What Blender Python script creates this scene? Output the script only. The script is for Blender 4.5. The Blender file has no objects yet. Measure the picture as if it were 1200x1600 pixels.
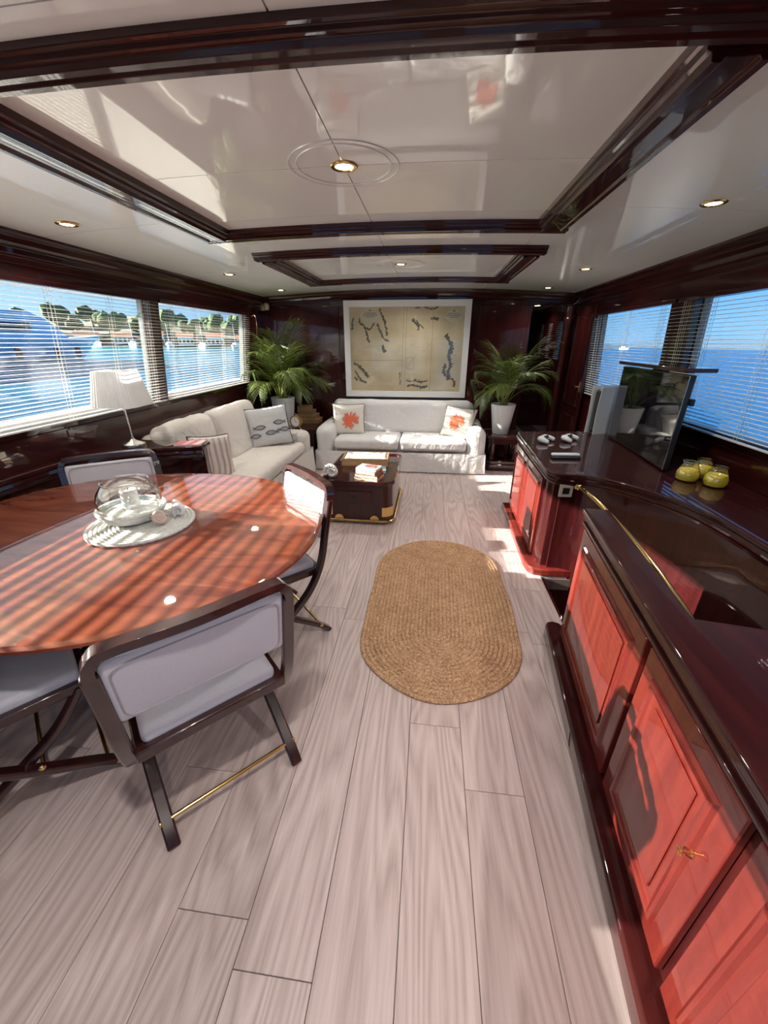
import bpy, bmesh, math, random
from mathutils import Vector, Matrix, noise
random.seed(7)
PI = math.pi
sc = bpy.context.scene
COL = sc.collection

# ------------------------------------------------------------------ camera
CAM_H, FPX = 1.55, 600.0
cam = bpy.data.cameras.new('camera')
cam.sensor_fit = 'VERTICAL'; cam.sensor_height = 36.0; cam.sensor_width = 27.0
cam.lens = FPX / 1600.0 * 36.0
cam.clip_start = 0.02; cam.clip_end = 20000
camo = bpy.data.objects.new('camera', cam); COL.objects.link(camo)
camo.location = (0, 0, CAM_H)
camo.rotation_euler = (math.radians(90 - 23.829), 0, math.radians(6.437))
sc.camera = camo

# ------------------------------------------------------------------ world, sun, exposure
w = bpy.data.worlds.new('sky'); sc.world = w; w.use_nodes = True
nt = w.node_tree; nt.nodes.clear()
def wn(t, **k):
    n = nt.nodes.new(t)
    for a, b in k.items(): setattr(n, a, b)
    return n
tc = wn('ShaderNodeTexCoord'); sep = wn('ShaderNodeSeparateXYZ'); rp = wn('ShaderNodeValToRGB')
nt.links.new(tc.outputs['Generated'], sep.inputs[0]); nt.links.new(sep.outputs['Z'], rp.inputs[0])
e = rp.color_ramp.elements
e[0].position = 0.0; e[0].color = (.30, .60, .95, 1)
e[1].position = 1.0; e[1].color = (.07, .22, .62, 1)
for p, c in ((.08, (.20, .52, .95, 1)), (.30, (.11, .36, .85, 1))):
    q = e.new(p); q.color = c
bg = wn('ShaderNodeBackground'); bg.inputs['Strength'].default_value = .64
wo = wn('ShaderNodeOutputWorld')
# the sky is paler towards the sun
vd = wn('ShaderNodeVectorMath', operation='DOT_PRODUCT'); vd.inputs[1].default_value = (-.943, -.058, .327)
nt.links.new(tc.outputs['Generated'], vd.inputs[0])
vp = wn('ShaderNodeMapRange'); vp.inputs['From Min'].default_value = .2; vp.inputs['From Max'].default_value = 1.0; vp.inputs['To Max'].default_value = .75
nt.links.new(vd.outputs['Value'], vp.inputs[0])
sm = wn('ShaderNodeMix', data_type='RGBA'); sm.inputs[7].default_value = (.72, .92, 1.0, 1)
nt.links.new(vp.outputs[0], sm.inputs[0]); nt.links.new(rp.outputs[0], sm.inputs[6])
nt.links.new(sm.outputs[2], bg.inputs[0]); nt.links.new(bg.outputs[0], wo.inputs[0])

SUN_TAN, SUN_AZ = .345, math.radians(3.5)          # low sun over the port side
sd = Vector((math.cos(SUN_AZ), math.sin(SUN_AZ), -SUN_TAN)).normalized()
sun = bpy.data.lights.new('sun', 'SUN'); sun.energy = 20.5; sun.angle = math.radians(.55); sun.color = (1, .93, .82)
suno = bpy.data.objects.new('sun', sun); COL.objects.link(suno)
suno.rotation_euler = sd.to_track_quat('-Z', 'Y').to_euler(); suno.location = (-30, 0, 14)

sc.view_settings.view_transform = 'Standard'; sc.view_settings.look = 'None'
sc.view_settings.gamma = 1; sc.view_settings.use_curve_mapping = False
sc.view_settings.exposure = 1.0
sc.cycles.use_denoising = True
LAMP_W = 15.0                                     # watts of each ceiling downlight

# ------------------------------------------------------------------ helpers
def tag(o, label=None, cat=None, group=None, kind=None):
    if label: o['label'] = label
    if cat: o['category'] = cat
    if group: o['group'] = group
    if kind: o['kind'] = kind
    return o
def empty(name, loc=(0, 0, 0), rz=0, label=None, cat=None, group=None):
    o = bpy.data.objects.new(name, None); COL.objects.link(o)
    o.empty_display_size = .1
    o.location = loc; o.rotation_euler = (0, 0, rz)
    return tag(o, label, cat, group)
class MB:
    def __init__(s): s.v = []; s.f = []
    def add(s, vs, fs, M=None):
        n = len(s.v)
        s.v += [tuple(M @ Vector(p)) if M is not None else tuple(p) for p in vs]
        s.f += [tuple(i + n for i in f) for f in fs]
        return s
    def box(s, x0, x1, y0, y1, z0, z1, M=None):
        v = [(x, y, z) for z in (z0, z1) for y in (y0, y1) for x in (x0, x1)]
        return s.add(v, [(0, 2, 3, 1), (4, 5, 7, 6), (0, 1, 5, 4), (2, 6, 7, 3), (0, 4, 6, 2), (1, 3, 7, 5)], M)
    def cbox(s, c, d, M=None):
        return s.box(c[0]-d[0]/2, c[0]+d[0]/2, c[1]-d[1]/2, c[1]+d[1]/2, c[2]-d[2]/2, c[2]+d[2]/2, M)
    def prism(s, poly, a, b, axis='y', M=None):
        """extrude a closed 2D polygon along an axis: y -> poly is (x,z); z -> poly is (x,y); x -> poly is (y,z)"""
        n = len(poly)
        mk = {'y': lambda p, t: (p[0], t, p[1]), 'z': lambda p, t: (p[0], p[1], t), 'x': lambda p, t: (t, p[0], p[1])}[axis]
        v = [mk(p, a) for p in poly] + [mk(p, b) for p in poly]
        f = [tuple(range(n)), tuple(range(2*n-1, n-1, -1))] + [(i, (i+1) % n, n+(i+1) % n, n+i) for i in range(n)]
        return s.add(v, f, M)
    def lathe(s, prof, n=32, c=(0, 0, 0), M=None, rad=None, cap=True):
        v = []
        for r, z in prof:
            for i in range(n):
                a = 2*PI*i/n; k = rad(a, z) if rad else 1
                v.append((c[0]+r*k*math.cos(a), c[1]+r*k*math.sin(a), c[2]+z))
        f = [(j*n+i, j*n+(i+1) % n, (j+1)*n+(i+1) % n, (j+1)*n+i) for j in range(len(prof)-1) for i in range(n)]
        if cap: f += [tuple(range(n-1, -1, -1)), tuple((len(prof)-1)*n+i for i in range(n))]
        return s.add(v, f, M)
    def sweep(s, path, prof, closed=False, up=(0, 0, 1), cap=True, M=None, scale=None):
        """prof: closed 2D polygon in (side, up) swept along path"""
        path = [Vector(p) for p in path]; m = len(path); n = len(prof); up = Vector(up); v = []
        for i, p in enumerate(path):
            a = path[(i-1) % m] if (closed or i > 0) else p
            b = path[(i+1) % m] if (closed or i < m-1) else p
            t = (b-a).normalized(); side = t.cross(up)
            if side.length < 1e-4: side = Vector((1, 0, 0))
            side.normalize(); u = side.cross(t).normalized()
            k = scale(i/(m-1)) if scale else 1
            v += [tuple(p + side*q[0]*k + u*q[1]*k) for q in prof]
        f = []
        for j in range(m if closed else m-1):
            for i in range(n):
                f.append((j*n+i, j*n+(i+1) % n, ((j+1) % m)*n+(i+1) % n, ((j+1) % m)*n+i))
        if cap and not closed: f += [tuple(range(n-1, -1, -1)), tuple((m-1)*n+i for i in range(n))]
        return s.add(v, f, M)
    def tube(s, path, r, n=10, closed=False, M=None, up=(0, 0, 1), scale=None):
        return s.sweep(path, [(r*math.cos(2*PI*i/n), r*math.sin(2*PI*i/n)) for i in range(n)], closed, up, True, M, scale)
    def rbox(s, c, d, r, n=8, M=None, fn=None):
        """rounded box; fn displaces points"""
        hx = [k/2 for k in d]; r = min(r, min(hx)*.999); N = n
        idx = {}; vs = []; fs = []
        def coords(h):
            inner = h - r; L = [-h, -inner-.38*r*0, ]
            k = [-h, -inner - r*.62, -inner - r*.25, -inner]
            for i in range(1, N): k.append(-inner + 2*inner*i/N)
            return k + [inner, inner + r*.25, inner + r*.62, h]
        A = [coords(h) for h in hx]
        def vert(q):
            key = tuple(round(t, 6) for t in q)
            if key in idx: return idx[key]
            p = [max(-(h-r), min(h-r, t)) for t, h in zip(q, hx)]
            o = Vector([a-b for a, b in zip(q, p)])
            if o.length > 1e-9: o = o.normalized()*r
            P = Vector(p)+o
            if fn: P = fn(P)
            idx[key] = len(vs); vs.append((P[0]+c[0], P[1]+c[1], P[2]+c[2])); return idx[key]
        for ax in range(3):
            a, b = (ax+1) % 3, (ax+2) % 3
            for sgn in (-1, 1):
                for i in range(len(A[a])-1):
                    for j in range(len(A[b])-1):
                        q = []
                        for (ii, jj) in ((i, j), (i+1, j), (i+1, j+1), (i, j+1)):
                            t = [0, 0, 0]; t[ax] = sgn*hx[ax]; t[a] = A[a][ii]; t[b] = A[b][jj]; q.append(vert(t))
                        fs.append(tuple(q if sgn > 0 else q[::-1]))
        return s.add(vs, fs, M)
    def build(s, name, mat, parent=None, smooth=True, bevel=0, seg=2, loc=None, angle=.62):
        me = bpy.data.meshes.new(name); me.from_pydata(s.v, [], s.f)
        bm = bmesh.new(); bm.from_mesh(me); bmesh.ops.recalc_face_normals(bm, faces=bm.faces[:])
        for fc in bm.faces: fc.smooth = smooth
        if smooth:
            for ed in bm.edges:
                if len(ed.link_faces) == 2 and ed.calc_face_angle(0) > angle: ed.smooth = False
        bm.to_mesh(me); bm.free()
        me.materials.append(mat)
        o = bpy.data.objects.new(name, me); COL.objects.link(o)
        if parent: o.parent = parent
        if loc: o.location = loc
        if bevel:
            m = o.modifiers.new('bevel', 'BEVEL'); m.width = bevel; m.segments = seg; m.limit_method = 'ANGLE'; m.angle_limit = math.radians(40)
            m.harden_normals = False
        return o
def copy_tree(o, parent=None):
    c = o.copy(); COL.objects.link(c); c.parent = parent
    for ch in list(o.children): copy_tree(ch, c)
    return c
def struct(o): o['kind'] = 'structure'; return o

# ------------------------------------------------------------------ materials
def mat(name):
    m = bpy.data.materials.new(name); m.use_nodes = True
    n = m.node_tree.nodes; b = n['Principled BSDF']
    return m, m.node_tree, b
def plain(name, col, rough=.5, metal=0, coat=0, spec=.5, emit=None, es=0, trans=0, sheen=0, bump=None):
    m, t, b = mat(name)
    b.inputs['Base Color'].default_value = (*col, 1); b.inputs['Roughness'].default_value = rough
    b.inputs['Metallic'].default_value = metal; b.inputs['Coat Weight'].default_value = coat
    b.inputs['Coat Roughness'].default_value = .03; b.inputs['Specular IOR Level'].default_value = spec
    b.inputs['Sheen Weight'].default_value = sheen
    if emit: b.inputs['Emission Color'].default_value = (*emit, 1); b.inputs['Emission Strength'].default_value = es
    if bump:
        tcn = t.nodes.new('ShaderNodeTexCoord'); nz = t.nodes.new('ShaderNodeTexNoise'); bp = t.nodes.new('ShaderNodeBump')
        nz.inputs['Scale'].default_value = bump[0]; bp.inputs['Strength'].default_value = bump[1]; bp.inputs['Distance'].default_value = .01
        t.links.new(tcn.outputs['Object'], nz.inputs['Vector']); t.links.new(nz.outputs['Fac'], bp.inputs['Height']); t.links.new(bp.outputs[0], b.inputs['Normal'])
    return m
def wood(name, c1, c2, c3, scale=(14, 1.2, 14), rough=.35, coat=.0, spec=.5, nscale=3.0, detail=8, bump=0, rnd=True, dist=.6, val=.12, rings=0):
    m, t, b = mat(name); N = t.nodes; L = t.links
    tcn = N.new('ShaderNodeTexCoord'); mp = N.new('ShaderNodeMapping'); oi = N.new('ShaderNodeObjectInfo')
    mp.inputs['Scale'].default_value = scale
    mul = N.new('ShaderNodeVectorMath'); mul.operation = 'SCALE'; mul.inputs[0].default_value = (17, 31, 23)
    add = N.new('ShaderNodeVectorMath'); add.operation = 'ADD'
    if rnd: L.new(oi.outputs['Random'], mul.inputs['Scale'])
    else: mul.inputs['Scale'].default_value = 0
    L.new(tcn.outputs['Object'], add.inputs[0]); L.new(mul.outputs[0], add.inputs[1]); L.new(add.outputs[0], mp.inputs[0])
    nz = N.new('ShaderNodeTexNoise'); nz.inputs['Scale'].default_value = nscale; nz.inputs['Detail'].default_value = detail
    nz.inputs['Roughness'].default_value = .62; nz.inputs['Distortion'].default_value = dist
    L.new(mp.outputs[0], nz.inputs['Vector'])
    fac = nz.outputs['Fac']
    if rings:
        mp2 = N.new('ShaderNodeMapping'); mp2.inputs['Scale'].default_value = (5.5, .55, 3)
        n2 = N.new('ShaderNodeTexNoise'); n2.inputs['Scale'].default_value = 1.0; n2.inputs['Detail'].default_value = 1.5; n2.inputs['Roughness'].default_value = .4
        L.new(add.outputs[0], mp2.inputs[0]); L.new(mp2.outputs[0], n2.inputs['Vector'])
        mm = N.new('ShaderNodeMath'); mm.operation = 'MULTIPLY'; mm.inputs[1].default_value = rings; L.new(n2.outputs['Fac'], mm.inputs[0])
        fr_ = N.new('ShaderNodeMath'); fr_.operation = 'PINGPONG'; fr_.inputs[1].default_value = 1.0; L.new(mm.outputs[0], fr_.inputs[0])
        mx = N.new('ShaderNodeMix'); mx.data_type = 'FLOAT'; mx.inputs[0].default_value = .30
        L.new(nz.outputs['Fac'], mx.inputs[2]); L.new(fr_.outputs[0], mx.inputs[3]); fac = mx.outputs[0]
    r = N.new('ShaderNodeValToRGB'); el = r.color_ramp.elements
    el[0].position = .3; el[0].color = (*c1, 1); el[1].position = .72; el[1].color = (*c3, 1)
    q = el.new(.5); q.color = (*c2, 1)
    L.new(fac, r.inputs[0])
    hsv = N.new('ShaderNodeHueSaturation')
    mr = N.new('ShaderNodeMapRange'); mr.inputs['To Min'].default_value = 1-val; mr.inputs['To Max'].default_value = 1+val
    L.new(oi.outputs['Random'], mr.inputs[0]); L.new(mr.outputs[0], hsv.inputs['Value']); L.new(r.outputs[0], hsv.inputs['Color'])
    L.new(hsv.outputs[0], b.inputs['Base Color'])
    b.inputs['Roughness'].default_value = rough; b.inputs['Coat Weight'].default_value = coat; b.inputs['Coat Roughness'].default_value = .025
    b.inputs['Specular IOR Level'].default_value = spec
    if bump:
        bp = N.new('ShaderNodeBump'); bp.inputs['Strength'].default_value = bump; bp.inputs['Distance'].default_value = .004
        L.new(fac, bp.inputs['Height']); L.new(bp.outputs[0], b.inputs['Normal'])
    return m
def fabric(name, col, var=.1, scale=350, bump=.25, big=0):
    m, t, b = mat(name); N = t.nodes; L = t.links
    tcn = N.new('ShaderNodeTexCoord')
    nz = N.new('ShaderNodeTexNoise'); nz.inputs['Scale'].default_value = scale; nz.inputs['Detail'].default_value = 3
    L.new(tcn.outputs['Object'], nz.inputs['Vector'])
    mx = N.new('ShaderNodeMix'); mx.data_type = 'RGBA'
    mx.inputs[6].default_value = (*[c*(1-var) for c in col], 1); mx.inputs[7].default_value = (*[min(1, c*(1+var)) for c in col], 1)
    L.new(nz.outputs['Fac'], mx.inputs[0]); L.new(mx.outputs[2], b.inputs['Base Color'])
    b.inputs['Roughness'].default_value = .9; b.inputs['Sheen Weight'].default_value = .15; b.inputs['Specular IOR Level'].default_value = .2
    bp = N.new('ShaderNodeBump'); bp.inputs['Strength'].default_value = bump; bp.inputs['Distance'].default_value = .002
    L.new(nz.outputs['Fac'], bp.inputs['Height'])
    if big:
        n2 = N.new('ShaderNodeTexNoise'); n2.inputs['Scale'].default_value = 7; n2.inputs['Detail'].default_value = 3; n2.inputs['Distortion'].default_value = 1.2
        b2 = N.new('ShaderNodeBump'); b2.inputs['Strength'].default_value = big; b2.inputs['Distance'].default_value = .03
        L.new(tcn.outputs['Object'], n2.inputs['Vector']); L.new(n2.outputs['Fac'], b2.inputs['Height']); L.new(bp.outputs[0], b2.inputs['Normal']); L.new(b2.outputs[0], b.inputs['Normal'])
    else: L.new(bp.outputs[0], b.inputs['Normal'])
    return m
def thin_glass(name, tint=(1, 1, 1), refl=1.0, ior=1.45, rough=0):
    m = bpy.data.materials.new(name); m.use_nodes = True; t = m.node_tree; N = t.nodes; L = t.links; N.clear()
    tr = N.new('ShaderNodeBsdfTransparent'); tr.inputs[0].default_value = (*tint, 1)
    gl = N.new('ShaderNodeBsdfGlossy'); gl.inputs['Roughness'].default_value = rough
    lw = N.new('ShaderNodeLayerWeight'); lw.inputs[0].default_value = .5      # Schlick, the same from both faces
    pw = N.new('ShaderNodeMath'); pw.operation = 'POWER'; pw.inputs[1].default_value = 5
    fr = N.new('ShaderNodeMath'); fr.operation = 'MULTIPLY_ADD'; fr.inputs[1].default_value = .94; fr.inputs[2].default_value = ((ior-1)/(ior+1))**2*1.6
    L.new(lw.outputs['Facing'], pw.inputs[0]); L.new(pw.outputs[0], fr.inputs[0])
    mu = N.new('ShaderNodeMath'); mu.operation = 'MULTIPLY'; mu.inputs[1].default_value = refl; mu.use_clamp = True
    mx = N.new('ShaderNodeMixShader'); o = N.new('ShaderNodeOutputMaterial')
    L.new(fr.outputs[0], mu.inputs[0]); L.new(mu.outputs[0], mx.inputs[0]); L.new(tr.outputs[0], mx.inputs[1]); L.new(gl.outputs[0], mx.inputs[2]); L.new(mx.outputs[0], o.inputs[0])
    return m

M = {}
M['mahog'] = wood('glossy_mahogany', (.019, .0026, .0031), (.034, .0045, .0047), (.054, .008, .0066), scale=(9, 9, 1.0), rough=.4, coat=1, spec=.1, nscale=2.2, rnd=False, val=0)
M['mahog_y'] = wood('glossy_mahogany_lengthwise', (.019, .0026, .0031), (.034, .0045, .0047), (.054, .008, .0066), scale=(9, 1.0, 9), rough=.4, coat=1, spec=.1, nscale=2.2, rnd=False, val=0)
M['mahog_x'] = wood('glossy_mahogany_crosswise', (.019, .0026, .0031), (.034, .0045, .0047), (.054, .008, .0066), scale=(1.0, 9, 9), rough=.4, coat=1, spec=.1, nscale=2.2, rnd=False, val=0)
M['door'] = wood('glossy_mahogany_door', (.10, .010, .008), (.135, .015, .011), (.18, .024, .015), scale=(9, 9, .9), rough=.4, coat=1, spec=.1, nscale=2.2, val=.05)
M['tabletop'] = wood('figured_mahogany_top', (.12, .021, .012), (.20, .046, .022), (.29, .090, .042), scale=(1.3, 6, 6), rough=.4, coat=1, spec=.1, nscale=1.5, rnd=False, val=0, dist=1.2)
M['chairwood'] = wood('dark_chair_wood', (.016, .0035, .004), (.028, .0055, .0055), (.045, .009, .008), scale=(10, 10, 1.5), rough=.3, coat=.8, nscale=2.5, val=0)
M['plank'] = wood('pale_oak_laminate', (.425, .330, .31), (.545, .435, .412), (.63, .52, .50), scale=(34, 1.6, 8), rough=.42, coat=0, nscale=2.2, detail=10, bump=.05, dist=.8, val=.05, rings=34)
M['subfloor'] = plain('dark_joint', (.12, .09, .08), .8)
M['ceil'] = plain('white_gloss_lacquer', (.86, .89, .885), .5, coat=1, spec=.05)
M['groove'] = plain('grey_groove', (.45, .44, .42), .6)  # grey backing in the joints between ceiling panels
M['cover'] = fabric('cream_slipcover_cotton', (.72, .67, .61), .06, 260, .2, big=.5)
M['cover2'] = fabric('white_slipcover_cotton', (.74, .725, .715), .06, 260, .2, big=.5)
M['grey'] = fabric('grey_chair_linen', (.60, .585, .64), .16, 420, .35)
M['piping'] = fabric('grey_piping', (.36, .33, .35), .1, 400, .2)
M['cush'] = fabric('oatmeal_cushion_linen', (.72, .67, .60), .1, 380, .3)
M['cushgrey'] = fabric('pale_grey_cushion_cotton', (.58, .58, .57), .1, 380, .3, big=.3)
M['navy'] = fabric('navy_print', (.03, .04, .075), .1, 300, .1)
M['coral'] = fabric('coral_print', (.75, .17, .08), .25, 90, .1)
M['brownpipe'] = fabric('brown_piping', (.16, .09, .07), .1, 300, .1)
M['brass'] = plain('polished_brass', (.83, .58, .22), .16, 1)
M['chrome'] = plain('brushed_nickel', (.75, .72, .68), .22, 1)
M['white'] = plain('white_plastic', (.82, .83, .84), .35)
M['offwhite'] = plain('off_white_paint', (.86, .85, .82), .45)
M['slat'] = plain('white_blind_slat', (.72, .70, .65), .4)
M['winframe'] = plain('grey_window_frame', (.34, .36, .37), .4)
M['cord'] = plain('blind_cord', (.85, .82, .74), .8)
M['black'] = plain('black_plastic', (.012, .012, .014), .35)
M['dark'] = plain('dark_soil', (.05, .035, .025), .9)
M['pot'] = plain('white_plant_pot', (.80, .82, .82), .35)
M['screen'] = plain('tv_glass', (.006, .008, .014), .04, coat=1)
M['winglass'] = thin_glass('window_glass', (.97, .99, .99), 1.0)
M['glass'] = thin_glass('clear_glass', (.93, .96, .96), 3.2, 1.5)
M['wax'] = plain('ivory_wax', (.85, .82, .76), .5)
M['yellow'] = plain('yellow_wax', (.95, .70, .03), .45)
M['frame_white'] = plain('white_picture_frame', (.80, .79, .78), .45)
M['bulb'] = plain('bulb', (1, .9, .7), .4, emit=(1, .80, .50), es=9)

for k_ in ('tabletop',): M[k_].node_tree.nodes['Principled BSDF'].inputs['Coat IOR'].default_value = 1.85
M['ceil'].node_tree.nodes['Principled BSDF'].inputs['Coat IOR'].default_value = 1.6
# jute
def jute(name, a, b_, sc_=140, bump=.9):
    m, t, b = mat(name); N = t.nodes; L = t.links
    tcn = N.new('ShaderNodeTexCoord'); vo = N.new('ShaderNodeTexVoronoi'); vo.inputs['Scale'].default_value = sc_
    nz = N.new('ShaderNodeTexNoise'); nz.inputs['Scale'].default_value = 9; nz.inputs['Detail'].default_value = 6
    L.new(tcn.outputs['Object'], vo.inputs['Vector']); L.new(tcn.outputs['Object'], nz.inputs['Vector'])
    mx = N.new('ShaderNodeMix'); mx.data_type = 'FLOAT'; mx.inputs[0].default_value = .4
    L.new(vo.outputs['Color'], mx.inputs[2]); L.new(nz.outputs['Fac'], mx.inputs[3])
    r = N.new('ShaderNodeValToRGB'); r.color_ramp.elements[0].position = .2; r.color_ramp.elements[0].color = (*a, 1); r.color_ramp.elements[1].position = .8; r.color_ramp.elements[1].color = (*b_, 1)
    L.new(mx.outputs[0], r.inputs[0]); L.new(r.outputs[0], b.inputs['Base Color']); b.inputs['Roughness'].default_value = .95; b.inputs['Specular IOR Level'].default_value = .1
    bp = N.new('ShaderNodeBump'); bp.inputs['Strength'].default_value = bump; bp.inputs['Distance'].default_value = .004
    L.new(vo.outputs['Distance'], bp.inputs['Height']); L.new(bp.outputs[0], b.inputs['Normal'])
    return m
M['jute'] = jute('braided_jute', (.30, .165, .085), (.71, .46, .28))
M['rope'] = jute('white_cotton_rope', (.55, .54, .50), (.85, .84, .80), 260, .6)
M['leaf'] = wood('palm_leaf', (.030, .050, .006), (.065, .095, .012), (.15, .18, .03), scale=(2, 2, 2), rough=.4, nscale=4, val=.3)
M['stem'] = wood('palm_stem', (.10, .15, .02), (.2, .24, .04), (.32, .32, .07), scale=(6, 6, 1), rough=.5, nscale=3, val=.2)
M['kraft'] = wood('brown_book_box', (.20, .11, .05), (.30, .17, .08), (.38, .23, .11), rough=.7, val=.2)
M['tray'] = wood('pale_tray_wood', (.30, .16, .07), (.45, .27, .13), (.58, .38, .20), scale=(1.2, 9, 9), rough=.6, val=.1)

# ================================================================== THE SETTING
Y0, Y1 = -1.6, 5.75                   # aft bulkhead, forward bulkhead
WELL = (.8625, 1.50, 1.00, 2.46)      # stairwell opening
def zc(x): return 2.10 + .085*(1-((x+.27)/2.15)**2)
def XL(z): return -2.36 - max(0, 1.9-z)*.125 if z > 1.04 else -2.4675
def XR(z): return 1.82 + max(0, 1.85-z)*.06 if z > .99 else 1.8716

# floor and its planks
fb = MB()
fb.box(-2.6, .72, Y0, 1.76, -.10, -.012); fb.box(-2.6, .8625, 1.76, 5.85, -.10, -.012)
fb.box(.8625, 1.95, 2.46, 8.3, -.10, -.012)
fb.box(.72, 1.95, Y0, .98, -.10, -.012)
floor = struct(fb.build('floor', M['subfloor'], smooth=False))
def plank(x0, x1, y0, y1):
    g = .0009; c = .0016; x0 += g; x1 -= g; y0 += g; y1 -= g
    cx, cy = (x0+x1)/2, (y0+y1)/2; hx, hy = (x1-x0)/2, (y1-y0)/2
    v = []
    for (i, z) in ((0, -.012), (0, -c*.8), (c, 0)):
        v += [(-hx+i, -hy+i, z), (hx-i, -hy+i, z), (hx-i, hy-i, z), (-hx+i, hy-i, z)]
    f = [(8, 9, 10, 11)] + [(k*4+j, k*4+(j+1) % 4, (k+1)*4+(j+1) % 4, (k+1)*4+j) for k in (0, 1) for j in range(4)]
    MB().add(v, f).build('plank', M['plank'], floor, smooth=False, loc=(cx, cy, 0))
PW, PL = .22, 1.45
joint = {-1: .402, 2: .935, -2: 1.95, 1: 1.19, 0: .05, 3: .4, -3: .9, -4: 1.6}
for k in range(-10, 8):
    x0 = -.4575 + PW*(k+1) - PW*0
    x0 = -.4575 + PW*(k+1); x1 = x0 + PW
    if x1 < -2.5 or x0 > 1.9: continue
    x0 = max(x0, -2.5)
    off = joint.get(k, (k*.571) % PL)
    a, b = (Y0, 5.76) if x1 <= .87 else (2.47, 5.76)
    if x0 >= 1.08: b = 8.2
    y = off - PL*6
    while y < b:
        ya, yb = max(y, a), min(y+PL, b)
        if .6 < x0 < .7 and ya < 1.76:                     # cut back under the sideboard beside the stairwell
            plank(x0, .715, ya, min(yb, 1.76)); ya = 1.76
        if yb-ya > .03: plank(x0, x1, ya, yb)
        y += PL
# aft deck outside the doors
struct(MB().box(-2.6, 2.0, -5.0, Y0-.1, -.12, -.03).build('aft_deck', M['tray']))

# --- side walls (lower panel, header with cornice), windows between
LWIN = [(-.05, 3.40), (3.53, 5.27)]
RWIN = [(-.05, 3.27), (3.57, 5.00)]
def side_wall(side, wins, X, zs, zt, name):
    s = -1 if side == 'left' else 1; mb = MB(); T = .10
    lo = [(X(0), -.02), (X(.5), zs), (X(.5)+s*T, zs), (X(.5)+s*T, -.02)]
    mb.prism(lo, Y0, Y1)
    hi = [(X(zt), zt), (X(2.2), 2.25), (X(2.2)+s*T, 2.25), (X(zt)+s*T, zt)]
    mb.prism(hi, Y0, Y1)
    ys = [Y0] + [t for w_ in wins for t in w_] + [Y1]
    for a, b in zip(ys[0::2], ys[1::2]):
        mb.prism([(X(zs+.001), zs), (X(zt), zt), (X(zt)+s*T, zt), (X(zs+.001)+s*T, zs)], a, b)
    w_ = struct(mb.build(name, M['mahog_y'], smooth=False))
    # cornice stack
    prof = [(0, 0), (.012, 0), (.014, .035), (.03, .045), (.034, .075), (.06, .095), (.064, .125), (.085, .14), (.085, .17), (0, .17)]
    x0 = X(2.0); z0 = 1.955
    mb = MB().prism([(x0 - s*p[0], z0+p[1]) for p in prof], Y0, Y1)
    struct(mb.build('trim_%d' % (1 if s < 0 else 2), M['mahog_y'], bevel=.002))
    # lower bead, under sill
    for z in (zs-.05, zs-.012):
        c = mb = MB().prism([(X(.5), z), (X(.5)-s*.012, z+.004), (X(.5)-s*.012, z+.014), (X(.5), z+.018)], Y0, Y1)
        mb.build('sill_bead', M['mahog_y'], w_)
    # windows
    objs = []
    for i, (a, b) in enumerate(wins):
        n = (1 if s < 0 else 3)+i
        fr = MB(); d0, d1 = .055, .095; t = .022
        def strip(za, zb, ya, yb):
            fr.prism([(X(za)+s*d0, za), (X(zb)+s*d0, zb), (X(zb)+s*d1, zb), (X(za)+s*d1, za)], ya, yb)
        e_ = .0011
        strip(zs+e_, zs+t, a, b); strip(zt-t, zt, a, b); strip(zs+t, zt-t, a, a+t); strip(zs+t, zt-t, b-t, b)
        fo = struct(fr.build('window_%d' % n, M['winframe'], smooth=False))
        g = MB().prism([(X(zs+e_)+s*.074, zs+t*.6), (X(zt)+s*.074, zt-t*.6), (X(zt)+s*.078, zt-t*.6), (X(zs+e_)+s*.078, zs+t*.6)], a+.01, b-.01)
        g.build('pane', M['winglass'], fo, smooth=False)
    return w_
wall_left = side_wall('left', LWIN, XL, 1.045, 1.895, 'wall_left')
wall_right = side_wall('right', RWIN, XR, .99, 1.85, 'wall_right')

# --- forward bulkhead with passage opening on the right
bw = MB()
bw.box(-2.6, 1.27, Y1, Y1+.08, -.02, 2.3)
bw.box(1.27, 1.80, Y1, Y1+.08, 1.99, 2.3)
wall_back = struct(bw.build('wall_back', M['mahog'], smooth=False))
for xa, xb in ((-2.40, -1.27), (-1.25, -.30), (-.28, .60), (.62, 1.255)):       # lacquered panels
    MB().box(xa, xb, Y1-.008, Y1-.0002, .10, 1.985).build('panel', M['mahog'], wall_back, bevel=.003)
# cornice of the forward wall follows the camber
prof = [(0, 0), (.012, 0), (.014, .03), (.03, .04), (.034, .065), (.055, .08), (.06, .10), (.075, .115), (.075, .15), (0, .15)]
path = [(-2.36+4.18*i/24, Y1-.0005, zc(-2.36+4.18*i/24)-.118) for i in range(25)]
struct(MB().sweep(path, prof).build('trim_3', M['mahog_x'], bevel=.002))
struct(MB().box(-2.45, 1.27, Y1-.02, Y1-.0085, 0, .10).build('baseboard_back', M['mahog_x'], bevel=.003))
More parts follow.
